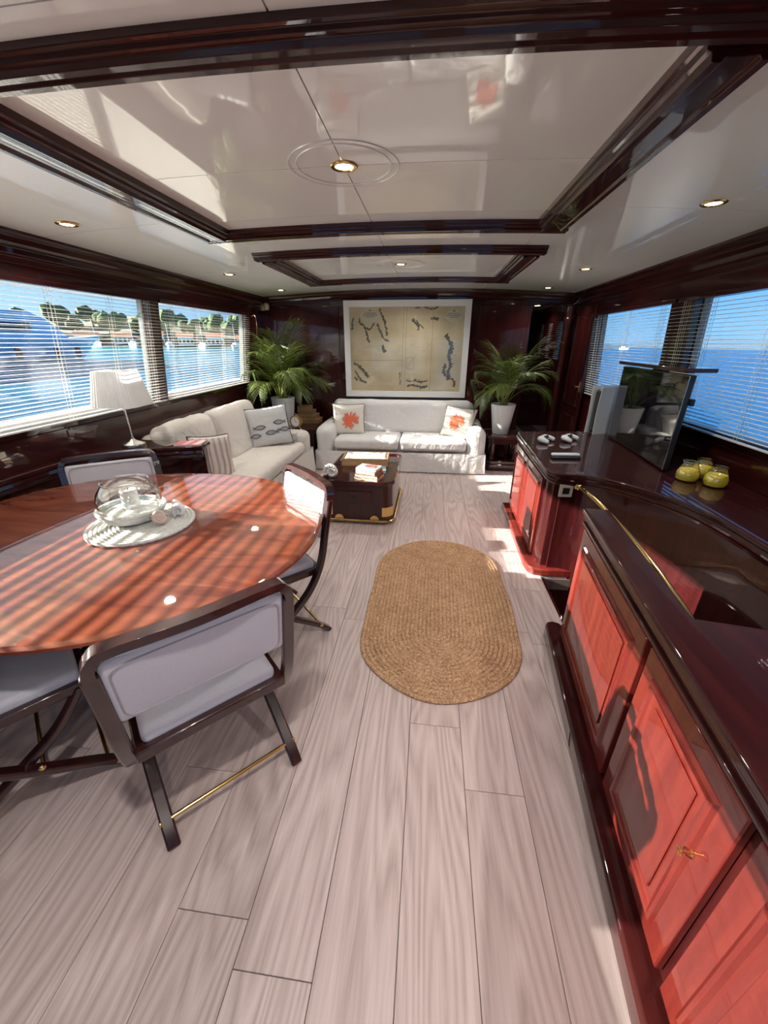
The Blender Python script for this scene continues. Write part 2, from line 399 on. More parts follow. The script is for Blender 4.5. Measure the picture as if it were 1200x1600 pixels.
# passage beyond: walls, ceiling, slot windows, pilaster and open door
cw = MB(); cw.box(1.17, 1.25, Y1+.08, 8.2, -.02, 2.3); cw.box(1.17, 1.95, 8.2, 8.28, -.02, 2.3)
struct(cw.build('wall_passage', M['mahog'], smooth=False))
SL = [(6.20, 6.46), (6.72, 6.90), (7.22, 7.36)]
pw_ = MB(); pw_.box(1.82, 1.92, Y1, 8.2, -.02, 1.32); pw_.box(1.82, 1.92, Y1, 8.2, 1.83, 2.3)
ys = [Y1]+[t for q in SL for t in q]+[8.2]
for a, b in zip(ys[0::2], ys[1::2]): pw_.box(1.82, 1.92, a, b, 1.32, 1.83)
struct(pw_.build('wall_passage_right', M['mahog'], smooth=False))
struct(MB().box(1.17, 1.95, Y1+.08, 8.2, 2.06, 2.12).build('ceiling_passage', M['ceil'], smooth=False))
for i, (a, b) in enumerate(SL):
    f = MB().box(1.84, 1.87, a-.004, a+.02, 1.315, 1.835).box(1.84, 1.87, b-.02, b+.004, 1.315, 1.835)
    fo = struct(f.build('window_%d' % (5+i), M['mahog'], smooth=False))
    MB().box(1.88, 1.885, a, b, 1.32, 1.83).build('pane', M['winglass'], fo)
    bl = empty('louvre_blind', (1.83, (a+b)/2, 1.32), 0, 'small louvred blind in a slot window of the dark passage beyond the doorway', 'blind', 'louvred blinds in the passage')
    s_ = MB()
    for k in range(20): s_.box(-.018, .012, -(b-a)/2+.006, (b-a)/2-.006, .012+k*.025, .0135+k*.025)
    q = s_.build('louvre', M['slat'], bl, smooth=False); q['kind'] = 'stuff'
pl_ = MB().lathe([(.055, 0), (.06, .1), (.05, .13), (.05, 1.78), (.062, 1.80), (.062, 1.83), (.05, 1.85), (.066, 1.90), (.066, 1.98)], 20, (1.72, Y1-.09, 0))
struct(pl_.build('trim_4', M['mahog'], smooth=True))
# panelled door folded against the side wall
door = struct(MB().box(1.80, 1.835, 5.03, 5.62, .02, 1.95).build('door_1', M['mahog'], bevel=.003))
for z0, z1 in ((.12, .70), (.82, 1.84)):
    for (a, b, c, d) in ((5.09, 5.56, z0, z0+.02), (5.09, 5.56, z1-.02, z1), (5.09, 5.11, z0+.02, z1-.02), (5.54, 5.56, z0+.02, z1-.02)):
        MB().box(1.788, 1.7995, a, b, c, d).build('panel_moulding', M['mahog'], door, bevel=.004)
MB().box(1.786, 1.7995, 5.06, 5.085, 1.0, 1.12).tube([(1.78, 5.07, 1.06), (1.75, 5.07, 1.06), (1.748, 5.17, 1.06)], .008).build('door_handle', M['brass'], door)

# --- aft bulkhead with wide open doorway onto the deck
aw = MB()
aw.box(-2.6, -1.9, Y0-.1, Y0, -.02, 2.3); aw.box(-1.9, -.15, Y0-.1, Y0, -.02, .85); aw.box(-1.9, -.15, Y0-.1, Y0, 1.88, 2.3); aw.box(-.15, .05, Y0-.1, Y0, -.02, 2.3); aw.box(1.0, 1.95, Y0-.1, Y0, -.02, 2.3); aw.box(.05, 1.0, Y0-.1, Y0, 1.88, 2.3)
struct(aw.build('wall_aft', M['mahog'], smooth=False))
d = MB(); d.box(.05, .10, Y0-.09, Y0-.01, 0, 1.88); d.box(.95, 1.0, Y0-.09, Y0-.01, 0, 1.88); d.box(.10, .95, Y0-.09, Y0-.01, 1.83, 1.88)
struct(d.build('door_2', M['mahog'], smooth=False, bevel=.003))
wf = MB()
for a, b in ((-1.9, -1.03), (-1.02, -.15)):
    wf.box(a, a+.03, Y0-.08, Y0-.02, .85, 1.88).box(b-.03, b, Y0-.08, Y0-.02, .85, 1.88).box(a+.03, b-.03, Y0-.08, Y0-.02, .85, .88).box(a+.03, b-.03, Y0-.08, Y0-.02, 1.85, 1.88)
wf = struct(wf.build('window_8', M['winframe'], smooth=False))  # unseen windows, added so cool daylight reaches the near floor
for a, b in ((-1.9, -1.03), (-1.02, -.15)): MB().box(a+.02, b-.02, Y0-.053, Y0-.047, .87, 1.86).build('pane', M['winglass'], wf)

# --- ceiling: cambered panels with narrow joints
cb = MB()
def camber(mb, x0, x1, y0, y1, dz0, dz1, n=12):
    n = max(2, int(n*(x1-x0)/1.5)+1)
    xs = [x0+(x1-x0)*i/n for i in range(n+1)]
    poly = [(x, zc(x)+dz0) for x in xs] + [(x, zc(x)+dz1) for x in xs[::-1]]
    mb.prism(poly, y0, y1)
camber(cb, -2.46, 1.93, Y0, Y1+.08, .016, .09, 40)
ceiling = struct(cb.build('ceiling', M['groove'], smooth=True))
XS = [(-2.40, -1.33), (-1.33, -.372), (-.372, .62), (.62, 1.90)]
G = .0022
for (xa, xb) in XS:
    ysplit = [Y0, -.2, 1.04, 1.90, 2.52, 3.05, 3.75, 4.45, Y1] if -1.4 < xa < .6 else [Y0, .4, 1.04, 2.45, 3.95, Y1]
    for a, b in zip(ysplit[:-1], ysplit[1:]):
        p = MB(); camber(p, xa+G, xb-G, a+G, b-G, 0, .016)
        p.build('ceiling_panel', M['ceil'], ceiling, smooth=True)
def ring_on_ceiling(cx, cy, r):
    return [(cx+r*math.cos(2*PI*i/64), cy+r*math.sin(2*PI*i/64), zc(cx+r*math.cos(2*PI*i/64))-.001) for i in range(64)]

# --- mahogany ceiling beams
def bprof(w_, d, flip=False):
    h = w_/2
    return [(-h, .02), (-h, -d*.35), (-h+.012, -d*.42), (-h+.014, -d*.62), (-h+.026, -d*.70), (-h+.028, -d), (-h+.05, -d), (-h+.056, -d+.008),
            (h-.056, -d+.008), (h-.05, -d), (h-.028, -d), (h-.026, -d*.70), (h-.014, -d*.62), (h-.012, -d*.42), (h, -d*.35), (h, .02)]
def beam_x(x0, x1, y, w_, d, n):
    path = [(x0+(x1-x0)*i/30, y, zc(x0+(x1-x0)*i/30)) for i in range(31)]
    return struct(MB().sweep(path, bprof(w_, d)).build('trim_%d' % n, M['mahog_x'], bevel=.0015))
def beam_y(x, y0, y1, w_, d, n):
    return struct(MB().sweep([(x, y0, zc(x)), (x, (y0+y1)/2, zc(x)), (x, y1, zc(x))], bprof(w_, d)).build('trim_%d' % n, M['mahog_y'], bevel=.0015))
beam_x(-2.33, 1.80, 1.185, .12, .046, 5)
beam_y(-1.33, 1.245, 2.67, .18, .058, 6)
beam_y(.645, 1.245, 2.67, .18, .058, 7)
beam_x(-1.42, .735, 2.73, .12, .046, 8)
beam_y(-1.285, 3.40, 4.73, .17, .056, 9)
beam_y(.695, 3.40, 4.73, .17, .056, 10)
beam_x(-1.37, .78, 3.34, .12, .046, 11)
beam_x(-1.37, .78, 4.79, .12, .046, 12)

# --- stairwell: curved lacquered wall, inner walls, steps
CURVE = [(.90, 2.50), (.985, 2.495), (1.06, 2.465), (1.134, 2.42), (1.20, 2.355), (1.258, 2.285), (1.31, 2.21), (1.357, 2.135), (1.392, 2.05), (1.418, 1.965), (1.435, 1.87), (1.444, 1.775), (1.447, 1.68), (1.447, 1.5), (1.447, 1.005)]
sw = MB()
path = [(x, y, 0) for x, y in CURVE]
sw.sweep(path, [(0, -1.4), (0, .735), (-.02, .735), (-.02, -1.4)])
struct(sw.build('wall_stairwell', M['mahog'], smooth=True))
sx = MB()
sx.prism([(.869, 1.76), (.884, 1.76), (.802, 1.0), (.785, 1.0)], -1.4, .74, 'z'); sx.box(.790, 1.447, .98, 1.0, -1.4, .74); sx.box(.8645, .885, 1.76, 2.46, -1.4, -.012)
struct(sx.build('wall_stairwell_inner', M['mahog'], smooth=False))
st = struct(MB().box(.886, 1.425, 1.001, 2.40, -1.4, -1.36).build('floor_stairwell', M['mahog_x']))
for i in range(4):
    MB().box(.886, 1.42, 2.40-.30*(i+1), 2.40-.30*i+.02, -.28*(i+1)-.04, -.28*(i+1)).build('tread', M['mahog_x'], st, bevel=.006)

# ================================================================== BLINDS
SLAT = {}
def blind(side, a, b, X, zs, zt, label, cords, tilt=3):
    s = -1 if side == 'left' else 1
    L_ = b-a-.03; ym = (a+b)/2
    root = empty('venetian_blind', (X(zs+.002), ym, zs), 0, label, 'blind', 'venetian blinds in the side windows')
    xo = X(zs+.002)
    def lx(z): return X(z)-xo - s*.024               # hung just inside the wall face
    MB().box(lx(zt-.02)-.018, lx(zt-.02)+.018, -L_/2, L_/2, zt-zs-.034, zt-zs-.004).build('head_rail', M['mahog_y'], root, bevel=.003)
    MB().box(lx(zs+.01)-.012, lx(zs+.01)+.012, -L_/2, L_/2, .006, .018).build('bottom_rail', M['slat'], root, bevel=.003)
    pr = [(-.0125, 0), (-.006, .0016), (0, .0022), (.006, .0016), (.0125, 0), (.0125, -.0007), (.006, .0009), (0, .0015), (-.006, .0009), (-.0125, -.0007)]
    me = None; z = zs+.04
    while z < zt-.045:
        if me is None:
            o = MB().prism(pr, -L_/2, L_/2).build('slat', M['slat'], root, smooth=True); me = o.data
        else:
            o = bpy.data.objects.new('slat', me); COL.objects.link(o); o.parent = root
        o.location = (lx(z), 0, z-zs); o.rotation_euler = (0, math.radians(-tilt*s), 0)
        z += .0243
    for yc in cords:
        m = MB()
        for dx in (-.014, .014):
            for dy in (-.012, .012):
                m.tube([(lx(zs+.01)+dx, yc-ym+dy, .01), (lx(zt-.03)+dx, yc-ym+dy, zt-zs-.03)], .0011, 5, up=(0, 1, 0))
        m.build('ladder_cord', M['cord'], root)
    if side == 'left' and a < 1: MB().tube([(lx(zt-.1)+.03, .9, zt-zs-.04), (lx(1.3)+.03, .9, .25)], .004, 6, up=(0, 1, 0)).build('tilt_wand', M['cord'], root)
    return root
blind('left', -.05, 1.50, XL, 1.045, 1.895, 'unseen white slatted blind at the aft end of the dining window, slats tilted to dim the sun', [.1, .5, .95, 1.4], -17)  # out of view, split off so its tilted slats cut sun on the sideboard
blind('left', 1.50, 3.475, XL, 1.045, 1.895, 'long white slatted blind behind the dining table and table lamp', [1.92, 2.44, 2.93, 3.34])
blind('left', 3.475, 5.30, XL, 1.045, 1.895, 'white slatted blind above the cream corner sofa beside the larger palm', [3.66, 4.08, 4.60, 5.12])
blind('right', -.05, 3.43, XR, .99, 1.85, 'white slatted blind behind the television and yellow candle jars', [.2, .75, 1.3, 1.9, 2.5, 3.03, 3.32])
blind('right', 3.43, 5.02, XR, .99, 1.85, 'white slatted blind behind the game console by the panelled door', [3.62, 4.2, 4.88])

# ================================================================== CEILING DOWNLIGHTS
def downlight(x, y, label, r=.052, rings=False, group='ceiling downlights', brass=True, z=None, power=1):
    z = zc(x) if z is None else z
    root = empty('ceiling_light', (x, y, z), 0, label, 'ceiling light', group)
    MB().lathe([(r, 0), (r*1.04, -.003), (r*.98, -.006), (r*.74, -.007), (r*.70, -.004), (r*.68, .006)], 28, cap=False).build('bezel', M['brass' if brass else 'chrome'], root)
    MB().lathe([(r*.66, -.002), (r*.55, -.0045), (r*.2, -.005)], 24).build('bulb', M['bulb'], root)
    if rings:
        for k, rr in enumerate((.215, .185)):
            p = [(px-x, py-y, pz-z) for px, py, pz in ring_on_ceiling(x, y, rr)]
            MB().tube(p, .0028, 6, closed=True).build('ceiling_ring', M['ceil'], root)
    l = bpy.data.lights.new('downlight', 'SPOT'); l.energy = LAMP_W*power*(2.0 if y < 1 else 1); l.color = (1, .96, .90); l.spot_size = math.radians(150); l.spot_blend = .9; l.shadow_soft_size = .04  # the added lamps aft are doubled to lift the near floor
    lo = bpy.data.objects.new('downlight', l); COL.objects.link(lo); lo.parent = root; lo.location = (0, 0, -.02)
    return root
for x, y, t, rg in (
    (-.372, 1.90, 'brass ceiling downlight inside two rings in the larger ceiling frame', True),
    (-.30, 3.98, 'brass ceiling downlight inside two rings in the smaller ceiling frame', True),
    (-.26, 5.12, 'small downlight by the forward wall above the framed chart', False),
    (-1.97, 2.30, 'downlight near the cornice above the dining table end and lamp console', False),
    (-1.91, 4.00, 'downlight near the cornice above the cream corner sofa', False),
    (-1.86, 5.22, 'downlight in the ceiling corner above the larger palm', False),
    (1.27, 2.36, 'downlight near the red cornice above the television and stairwell', False),
    (1.31, 4.10, 'downlight in the ceiling above the game console end of the cabinet', False),
    (1.33, 5.36, 'downlight in the ceiling in front of the passage doorway', False),
    (-.30, .25, 'added out-of-view downlight on the centreline abaft the first ceiling beam', False),  # this and the next two are unseen lamps added to brighten the near floor
    (1.27, .45, 'added out-of-view downlight above the aft end of the mahogany sideboard', False),
    (.45, -1.0, 'added out-of-view downlight just inside the aft door', False)):
    downlight(x, y, t, rings=rg)
downlight(1.56, 6.75, 'round lit lamp on the ceiling of the passage beyond the doorway', r=.075, group='passage lamps', z=2.06, power=.5)
vent = empty('ceiling_vent', (-.60, 5.22, zc(-.6)), 0, 'narrow pale vent strip in the ceiling before the framed chart', 'vent')
MB().box(-.11, .11, -.02, .02, -.006, 0).build('frame', M['offwhite'], vent, bevel=.002)
for k in range(3): MB().box(-.10, .10, -.013+k*.011, -.008+k*.011, -.009, -.006).build('slat', M['chrome'], vent)

# ================================================================== DINING TABLE AND CHAIRS
TX, TY, TA, TB, TZ = -1.42, 1.50, .94, .815, .75
def oval(a, b, n=96, p=2.12):
    o = []
    for i in range(n):
        t = 2*PI*i/n; c, s = math.cos(t), math.sin(t)
        o.append((a*math.copysign(abs(c)**(2/p), c), b*math.copysign(abs(s)**(2/p), s)))
    return o
table = empty('dining_table', (TX, TY, 0), 0, 'large oval glossy orange-brown mahogany dining table on a pedestal', 'table')
def oval_stack(levels):
    v = []; n = 96
    for inset, z in levels: v += [(x, y, z) for x, y in oval(TA-inset, TB-inset, n)]
    f = [(j*n+i, j*n+(i+1) % n, (j+1)*n+(i+1) % n, (j+1)*n+i) for j in range(len(levels)-1) for i in range(n)]
    f += [tuple(range(n-1, -1, -1)), tuple((len(levels)-1)*n+i for i in range(n))]
    return MB().add(v, f)
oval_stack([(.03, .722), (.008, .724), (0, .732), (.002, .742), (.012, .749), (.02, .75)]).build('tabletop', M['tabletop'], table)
oval_stack([(.07, .685), (.055, .69), (.05, .70), (.045, .715), (.028, .7215)]).build('edge_moulding', M['mahog_x'], table)
oval_stack([(.16, .62), (.155, .684)]).build('apron', M['mahog_x'], table)
MB().lathe([(.17, .62), (.13, .58), (.09, .5), (.085, .38), (.12, .28), (.15, .2), (.13, .12), (.10, .08)], 32).build('pedestal', M['mahog'], table)
for k in range(4):
    a = PI/4+k*PI/2
    p = [(math.cos(a)*r, math.sin(a)*r, z) for r, z in ((.08, .2), (.2, .19), (.32, .12), (.42, .05), (.48, .03))]
    MB().sweep(p, [(-.03, -.03), (.03, -.03), (.03, .03), (-.03, .03)]).build('foot', M['mahog'], table, bevel=.008)

def smooth_path(pts, n=24):
    P = [Vector(p) for p in pts]; out = []
    for i in range(n+1):
        t = i/n*(len(P)-1); k = min(int(t), len(P)-2); u = t-k
        p0, p1, p2, p3 = P[max(k-1, 0)], P[k], P[k+1], P[min(k+2, len(P)-1)]
        out.append(.5*((2*p1)+(-p0+p2)*u+(2*p0-5*p1+4*p2-p3)*u*u+(-p0+3*p1-3*p2+p3)*u**3))
    return out
def make_chair():
    r = empty('dining_chair')
    sq = [(-.0135, -.021), (.0135, -.021), (.0135, .021), (-.0135, .021)]
    hw = .255
    for s in (-1, 1):
        # back post sweeping down to the front foot
        post = smooth_path([(s*hw, -.297, .824), (s*hw, -.264, .67), (s*hw, -.222, .48), (s*hw, -.135, .325), (s*hw, .03, .185), (s*hw, .17, .085), (s*hw, .265, .0)], 30)
        MB().sweep(post, sq, up=(1, 0, 0)).build('back_post', M['chairwood'], r, bevel=.006)
        x = s*(hw-.03)
        leg = smooth_path([(x, .205, .425), (x, .10, .29), (x, -.04, .185), (x, -.16, .095), (x, -.225, .04), (x, -.262, 0)], 26)
        lg = MB().sweep(leg, sq, up=(1, 0, 0)).build('leg', M['chairwood'], r, bevel=.006)
        for yy, zz in ((-.205, .066), (.035, .205)):
            MB().lathe([(.011, 0), (.011, .004), (.006, .008)], 14, M=Matrix.Translation((s*(hw+.0145 if yy > 0 else hw-.0135), yy, zz)) @ Matrix.Rotation(s*PI/2, 4, 'Y')).build('bolt', M['brass'], lg)
        MB().lathe([(.011, 0), (.011, .004), (.006, .008)], 14, M=Matrix.Translation((s*(hw+.0145), .225, .042)) @ Matrix.Rotation(s*PI/2, 4, 'Y')).build('bolt', M['brass'], r)
        MB().sweep([(s*(hw-.033), -.215, .425), (s*(hw-.033), .225, .425)], [(-.014, -.019), (.014, -.019), (.014, .019), (-.014, .019)]).build('seat_rail', M['chairwood'], r, bevel=.005)
    for y in (-.222, .222):
        MB().box(-hw+.018, hw-.018, y-.014, y+.014, .404, .446).build('seat_rail', M['chairwood'], r, bevel=.006)
    # back frame: rounded top rail and lower rail
    def by(z): return -.305+(.864-z)*.21
    top = [(-hw, by(.82), .82), (-hw+.004, by(.85), .85), (-hw+.018, by(.873), .873), (-hw+.05, by(.886), .886), (0, by(.888)-.014, .888), (hw-.05, by(.886), .886), (hw-.018, by(.873), .873), (hw-.004, by(.85), .85), (hw, by(.82), .82)]
    MB().sweep(smooth_path(top, 36), [(-.0135, -.021), (.0135, -.021), (.0135, .021), (-.0135, .021)], up=(0, 1, 0)).build('top_rail', M['chairwood'], r, bevel=.006)
    # padded back
    zc_ = .730; hgt = .25
    Mb = Matrix.Translation((0, by(zc_)+.004, zc_)) @ Matrix.Rotation(math.radians(12), 4, 'X')
    def pad(P): return Vector((P.x, P.y*(1+.25*(1-(P.x/.25)**2)*(1-(P.z/.12)**2)), P.z))
    pd = MB().rbox((0, 0, 0), (hw*2-.034, .036, hgt), .016, 8, Mb, pad).build('back_pad', M['grey'], r)
    for yy in (-.0215, .0215):
        loop = []
        for i in range(64):
            t = 2*PI*i/64; c, q = math.cos(t), math.sin(t)
            loop.append(Mb @ Vector(((hw-.036)*math.copysign(abs(c)**.22, c), yy*.86, (hgt/2-.016)*math.copysign(abs(q)**.22, q))))
        MB().tube(loop, .0032, 6, closed=True, up=(0, 1, 0)).build('piping', M['piping'], pd)
    def puff(P): return Vector((P.x, P.y, P.z+(.014*(1-(P.x/.24)**2)*(1-(P.y/.22)**2) if P.z > 0 else 0)))
    MB().rbox((0, .003, .455), (hw*2-.085, .425, .05), .02, 8, None, puff).build('seat_pad', M['grey'], r)
    MB().tube([(-hw+.03, -.205, .066), (hw-.03, -.205, .066)], .0075, 12).build('brass_bar', M['brass'], r)
    MB().tube([(-hw, .20, .062), (hw, .20, .062)], .0075, 12).build('brass_bar', M['brass'], r)
    MB().tube([(-hw, .035, .18), (hw, .035, .18)], .0075, 12).build('brass_bar', M['brass'], r)
    return r
ch = make_chair()
spots = [(-.805, .985, 45, 'grey padded folding dining chair with its back to the open floor, clear of the rug'),
         (-.868, 1.735, 134, 'grey padded folding dining chair between the table and the coffee table, its back pad sunlit'),
         (-1.845, 1.935, 216, 'grey padded folding dining chair between the table and the lamp console'),
         (-1.50, .865, -39.7, 'grey padded folding dining chair tucked under the table, crossed legs showing')]
for i, (x, y, a, t) in enumerate(spots):
    o = ch if i == 0 else copy_tree(ch)
    o.location = (x, y, 0); o.rotation_euler = (0, 0, math.radians(a)); tag(o, t, 'chair', 'chairs around the dining table')

# centrepiece
def rope_disc(name, parent, rings, z, r, mat_):
    for k, R in enumerate(rings):
        n = max(24, int(R*700)); p = []
        for i in range(n):
            a = 2*PI*i/n; q = .0012*math.sin(i*2.1)
            p.append(((R+q)*math.cos(a), (R+q)*math.sin(a), z+.0008*math.sin(i*1.7)))
        MB().tube(p, r, 6, closed=True).build(name, mat_, parent)
mt = empty('placemat', (-1.335, 1.52, TZ), 0, 'round white rope placemat under the glass bowl on the table', 'placemat')
rope_disc('rope_ring', mt, [.012+.0175*k for k in range(13)], .0085, .0092, M['rope'])
BX, BY = -1.39, 1.545
bk = empty('rope_bowl', (BX, BY, TZ+.018), 0, 'shallow white rope bowl holding the glass candle bowl', 'bowl')
for k, (R, z) in enumerate([(.075, .006), (.088, .010), (.103, .018), (.116, .028), (.127, .039), (.136, .050), (.142, .061)]):
    n = 110
    MB().tube([((R+.0010*math.sin(i*2.1))*math.cos(2*PI*i/n), (R+.001*math.sin(i*2.1))*math.sin(2*PI*i/n), z) for i in range(n)], .0085, 6, closed=True).build('rope_ring', M['rope'], bk)
MB().lathe([(.08, -.001), (.08, .004)], 32).build('base', M['rope'], bk)
gb = empty('glass_bowl', (BX, BY, TZ+.024), 0, 'round clear glass fishbowl with a candle standing in the rope bowl', 'bowl')
MB().lathe([(.055, .002), (.095, .012), (.122, .045), (.135, .085), (.134, .115), (.122, .145), (.105, .168), (.094, .180), (.097, .188)], 48, cap=False).build('bowl', M['glass'], gb)
MB().tube([(.097*math.cos(2*PI*i/48), .097*math.sin(2*PI*i/48), .189) for i in range(48)], .003, 8, closed=True).build('rim', M['glass'], gb)
MB().lathe([(.05, .006), (.09, .018), (.113, .046), (.10, .052), (.04, .055)], 40).build('sand', plain('white_coarse_sand', (.72, .72, .68), .9, bump=(160, 1.0)), gb)
cd = empty('candle', (BX+.005, BY, TZ+.0795), 0, 'ivory pillar candle standing inside the glass bowl', 'candle')
MB().lathe([(.034, 0), (.036, .004), (.036, .086), (.033, .090), (.028, .086), (.01, .083)], 28).build('wax', M['wax'], cd)
MB().tube([(0, 0, .082), (.001, 0, .096)], .0015, 6, up=(1, 0, 0)).build('wick', M['black'], cd)
def shell_mesh(n=3.2, R=.03, col='white'):
    v = []; f = []; S = 70; K = 10
    for i in range(S):
        t = i/(S-1); a = t*n*2*PI; rad = R*(t**1.3); tr = .003+.55*R*t
        for k in range(K):
            b = 2*PI*k/K; rr = rad+tr*math.cos(b)*.9
            v.append((rr*math.cos(a), rr*math.sin(a), tr*math.sin(b)+.9*R*(1-t)))
    for i in range(S-1):
        for k in range(K): f.append((i*K+k, i*K+(k+1) % K, (i+1)*K+(k+1) % K, (i+1)*K+k))
    return MB().add(v, f)
M['shell'] = plain('pale_shell', (.78, .74, .68), .45, bump=(60, .4)); M['shellp'] = plain('pinkish_shell', (.62, .47, .40), .45, bump=(60, .5))
M['shellw'] = plain('white_shell', (.80, .80, .80), .35)
s1 = shell_mesh(3.0, .026).build('sea_shell', M['shellp']); s1.location = (BX+.168, BY-.045, TZ+.058); s1.rotation_euler = (1.2, .2, .6)
tag(s1, 'pinkish ribbed spiral sea shell hanging on the side of the rope bowl', 'shell', 'sea shells on the table')
s2 = shell_mesh(2.6, .026).build('sea_shell', M['shell']); s2.location = (-1.245, 1.672, TZ+.040); s2.rotation_euler = (.9, .5, 2)
tag(s2, 'cream knobbly sea shell lying at the back of the rope placemat', 'shell', 'sea shells on the table')
s3 = shell_mesh(1.6, .032).build('sea_shell', M['shellw']); s3.location = (-1.190, 1.612, TZ+.046); s3.rotation_euler = (1.5, -.3, .2)
tag(s3, 'smooth white sea shell at the edge of the rope placemat', 'shell', 'sea shells on the table')

# ================================================================== BRAIDED RUG
rug = empty('braided_rug', (.122, 2.11, 0), math.radians(-1.0), 'oval braided jute rug lying on the pale plank floor', 'rug')
NR = 19; RW = .0238
for k in range(NR):
    R = RW*(k+.52); hs = .352; per = 4*hs+2*PI*R; n = int(per/.011); p = []
    for i in range(n):
        d = per*i/n
        if d < 2*hs: x, y, nx, ny = R, -hs+d, 1, 0
        elif d < 2*hs+PI*R: a = (d-2*hs)/R; x, y, nx, ny = R*math.cos(a), hs+R*math.sin(a), math.cos(a), math.sin(a)
        elif d < 4*hs+PI*R: x, y, nx, ny = -R, hs-(d-2*hs-PI*R), -1, 0
        else: a = PI+(d-4*hs-PI*R)/R; x, y, nx, ny = R*math.cos(a), -hs+R*math.sin(a), math.cos(a), math.sin(a)
        wob = .012*(k/NR)**2*noise.noise(Vector((x*3, y*3, 4.2)))*1.8 + .0016*math.sin(d/.0105*PI)
        p.append((x+nx*wob, y+ny*wob, .0075+.0009*math.sin(d/.021*PI+k)))
    pr = [(-.0123, -.0062), (-.0125, .001), (-.008, .0055), (0, .0068), (.008, .0055), (.0125, .001), (.0123, -.0062)]
    MB().sweep(p, pr, closed=True).build('braid_ring', M['jute'], rug, angle=2)

# ================================================================== SOFAS AND CUSHIONS
def wrinkle(amp, sc_, seed):
    def fn(P):
        q = P*sc_+Vector((seed, seed*2, 0)); n = noise.noise(q)+.5*noise.noise(q*2.3)
        return P+Vector((n*.6, noise.noise(q+Vector((9, 0, 0)))*.6, n))*amp
    return fn
def skirt_panel(path, z0, z1, amp, seed, th=.012):
    """hanging slipcover cloth along a path (open), with soft vertical folds"""
    P = [Vector((*p, 0)) for p in path]; v = []; f = []; NZ = 8; n = len(P)
    for j in range(NZ+1):
        t = j/NZ
        for i, p in enumerate(P):
            a = P[max(i-1, 0)]; b = P[min(i+1, n-1)]; tg = (b-a).normalized(); nm = Vector((tg.y, -tg.x, 0))
            d = amp*(1-t)*(noise.noise(Vector((i*.33, seed, 0)))*1.2+.5*noise.noise(Vector((i*.9, seed+3, t))))+amp*.8*(1-t)
            q = p+nm*d
            v.append((q.x, q.y, z0+(z1-z0)*t))
    for j in range(NZ):
        for i in range(n-1): f.append((j*n+i, j*n+i+1, (j+1)*n+i+1, (j+1)*n+i))
    return MB().add(v, f)
def dense(pts, step=.03):
    out = []
    for a, b in zip(pts[:-1], pts[1:]):
        a, b = Vector(a), Vector(b); n = max(1, int((b-a).length/step))
        out += [tuple(a+(b-a)*i/n) for i in range(n)]
    out.append(tuple(pts[-1])); return out
# main sofa, front towards -y
SX0, SX1, SY0, SY1 = -1.44, .735, 4.80, 5.66
sofa = empty('sofa', ((SX0+SX1)/2, (SY0+SY1)/2, 0), 0, 'white slipcovered two-seat sofa below the framed chart', 'sofa')
ox, oy = (SX0+SX1)/2, (SY0+SY1)/2
def S(mb, name, m): return mb.build(name, m, sofa)
W2 = (SX1-SX0)/2; D2 = (SY1-SY0)/2
S(MB().rbox((0, .03, .17), (2*W2-.10, 2*D2-.10, .24), .04, 8), 'base', M['cover2'])
for s in (-1, 1):
    ax = s*(W2-.115)
    S(MB().rbox((ax, -.015, .32), (.23, 2*D2-.03, .50), .095, 10, None, wrinkle(.010, 4.5, 3+s)), 'arm', M['cover2'])
S(MB().rbox((-.01, D2-.13, .50), (2*W2-.22, .24, .62), .08, 10, None, wrinkle(.010, 3.5, 8)), 'back', M['cover2'])
S(MB().rbox((-.01, D2-.30, .615), (2*W2-.30, .17, .45), .08, 12, Matrix.Translation((0, 0, 0)), wrinkle(.010, 3.0, 11)), 'back_cushion', M['cover2'])
for s in (-1, 1):
    cw_ = W2-.235
    S(MB().rbox((s*cw_/2-.005*0, -.115, .345), (cw_-.008, .62, .15), .05, 10, None, wrinkle(.007, 4, 5+s)), 'seat_cushion', M['cover2'])
o_ = .004
S(skirt_panel(dense([(-W2-o_, D2-.02), (-W2-o_, -D2-o_), (W2+o_, -D2-o_), (W2+o_, D2-.02)]), .012, .26, .016, 2), 'skirt', M['cover2'])
# corner sofa along the left wall, front towards +x
LX0, LX1, LY0, LY1 = -2.44, -1.45, 2.90, 4.70
ls = empty('sofa', ((LX0+LX1)/2, (LY0+LY1)/2, 0), 0, 'cream slipcovered sofa along the window wall with one piled back cushion', 'sofa')
LW, LD = (LX1-LX0)/2, (LY1-LY0)/2
def S2(mb, name): return mb.build(name, M['cover'], ls)
S2(MB().rbox((.02, 0, .18), (2*LW-.08, 2*LD-.06, .28), .04, 8), 'base')
S2(MB().rbox((.12, -.10, .385), (2*LW-.26, 2*LD-.30, .15), .06, 12, None, wrinkle(.012, 3.5, 21)), 'seat_cushion')
S2(MB().rbox((.02, LD-.12, .32), (2*LW-.05, .25, .48), .09, 10, None, wrinkle(.010, 4, 24)), 'arm')
S2(MB().rbox((-LW+.13, 0, .52), (.24, 2*LD-.06, .62), .08, 10, None, wrinkle(.012, 3.5, 26)), 'back')
Mb = Matrix.Translation((-LW+.34, .26, .665)) @ Matrix.Rotation(math.radians(-15), 4, 'Y')
S2(MB().rbox((0, 0, 0), (.20, .88, .56), .085, 12, Mb, wrinkle(.018, 3.6, 31)), 'back_cushion')
Mb = Matrix.Translation((-LW+.25, -.50, .70)) @ Matrix.Rotation(math.radians(-10), 4, 'Y')
S2(MB().rbox((0, 0, 0), (.20, .78, .44), .085, 12, Mb, wrinkle(.022, 4.2, 37)), 'back_cushion')
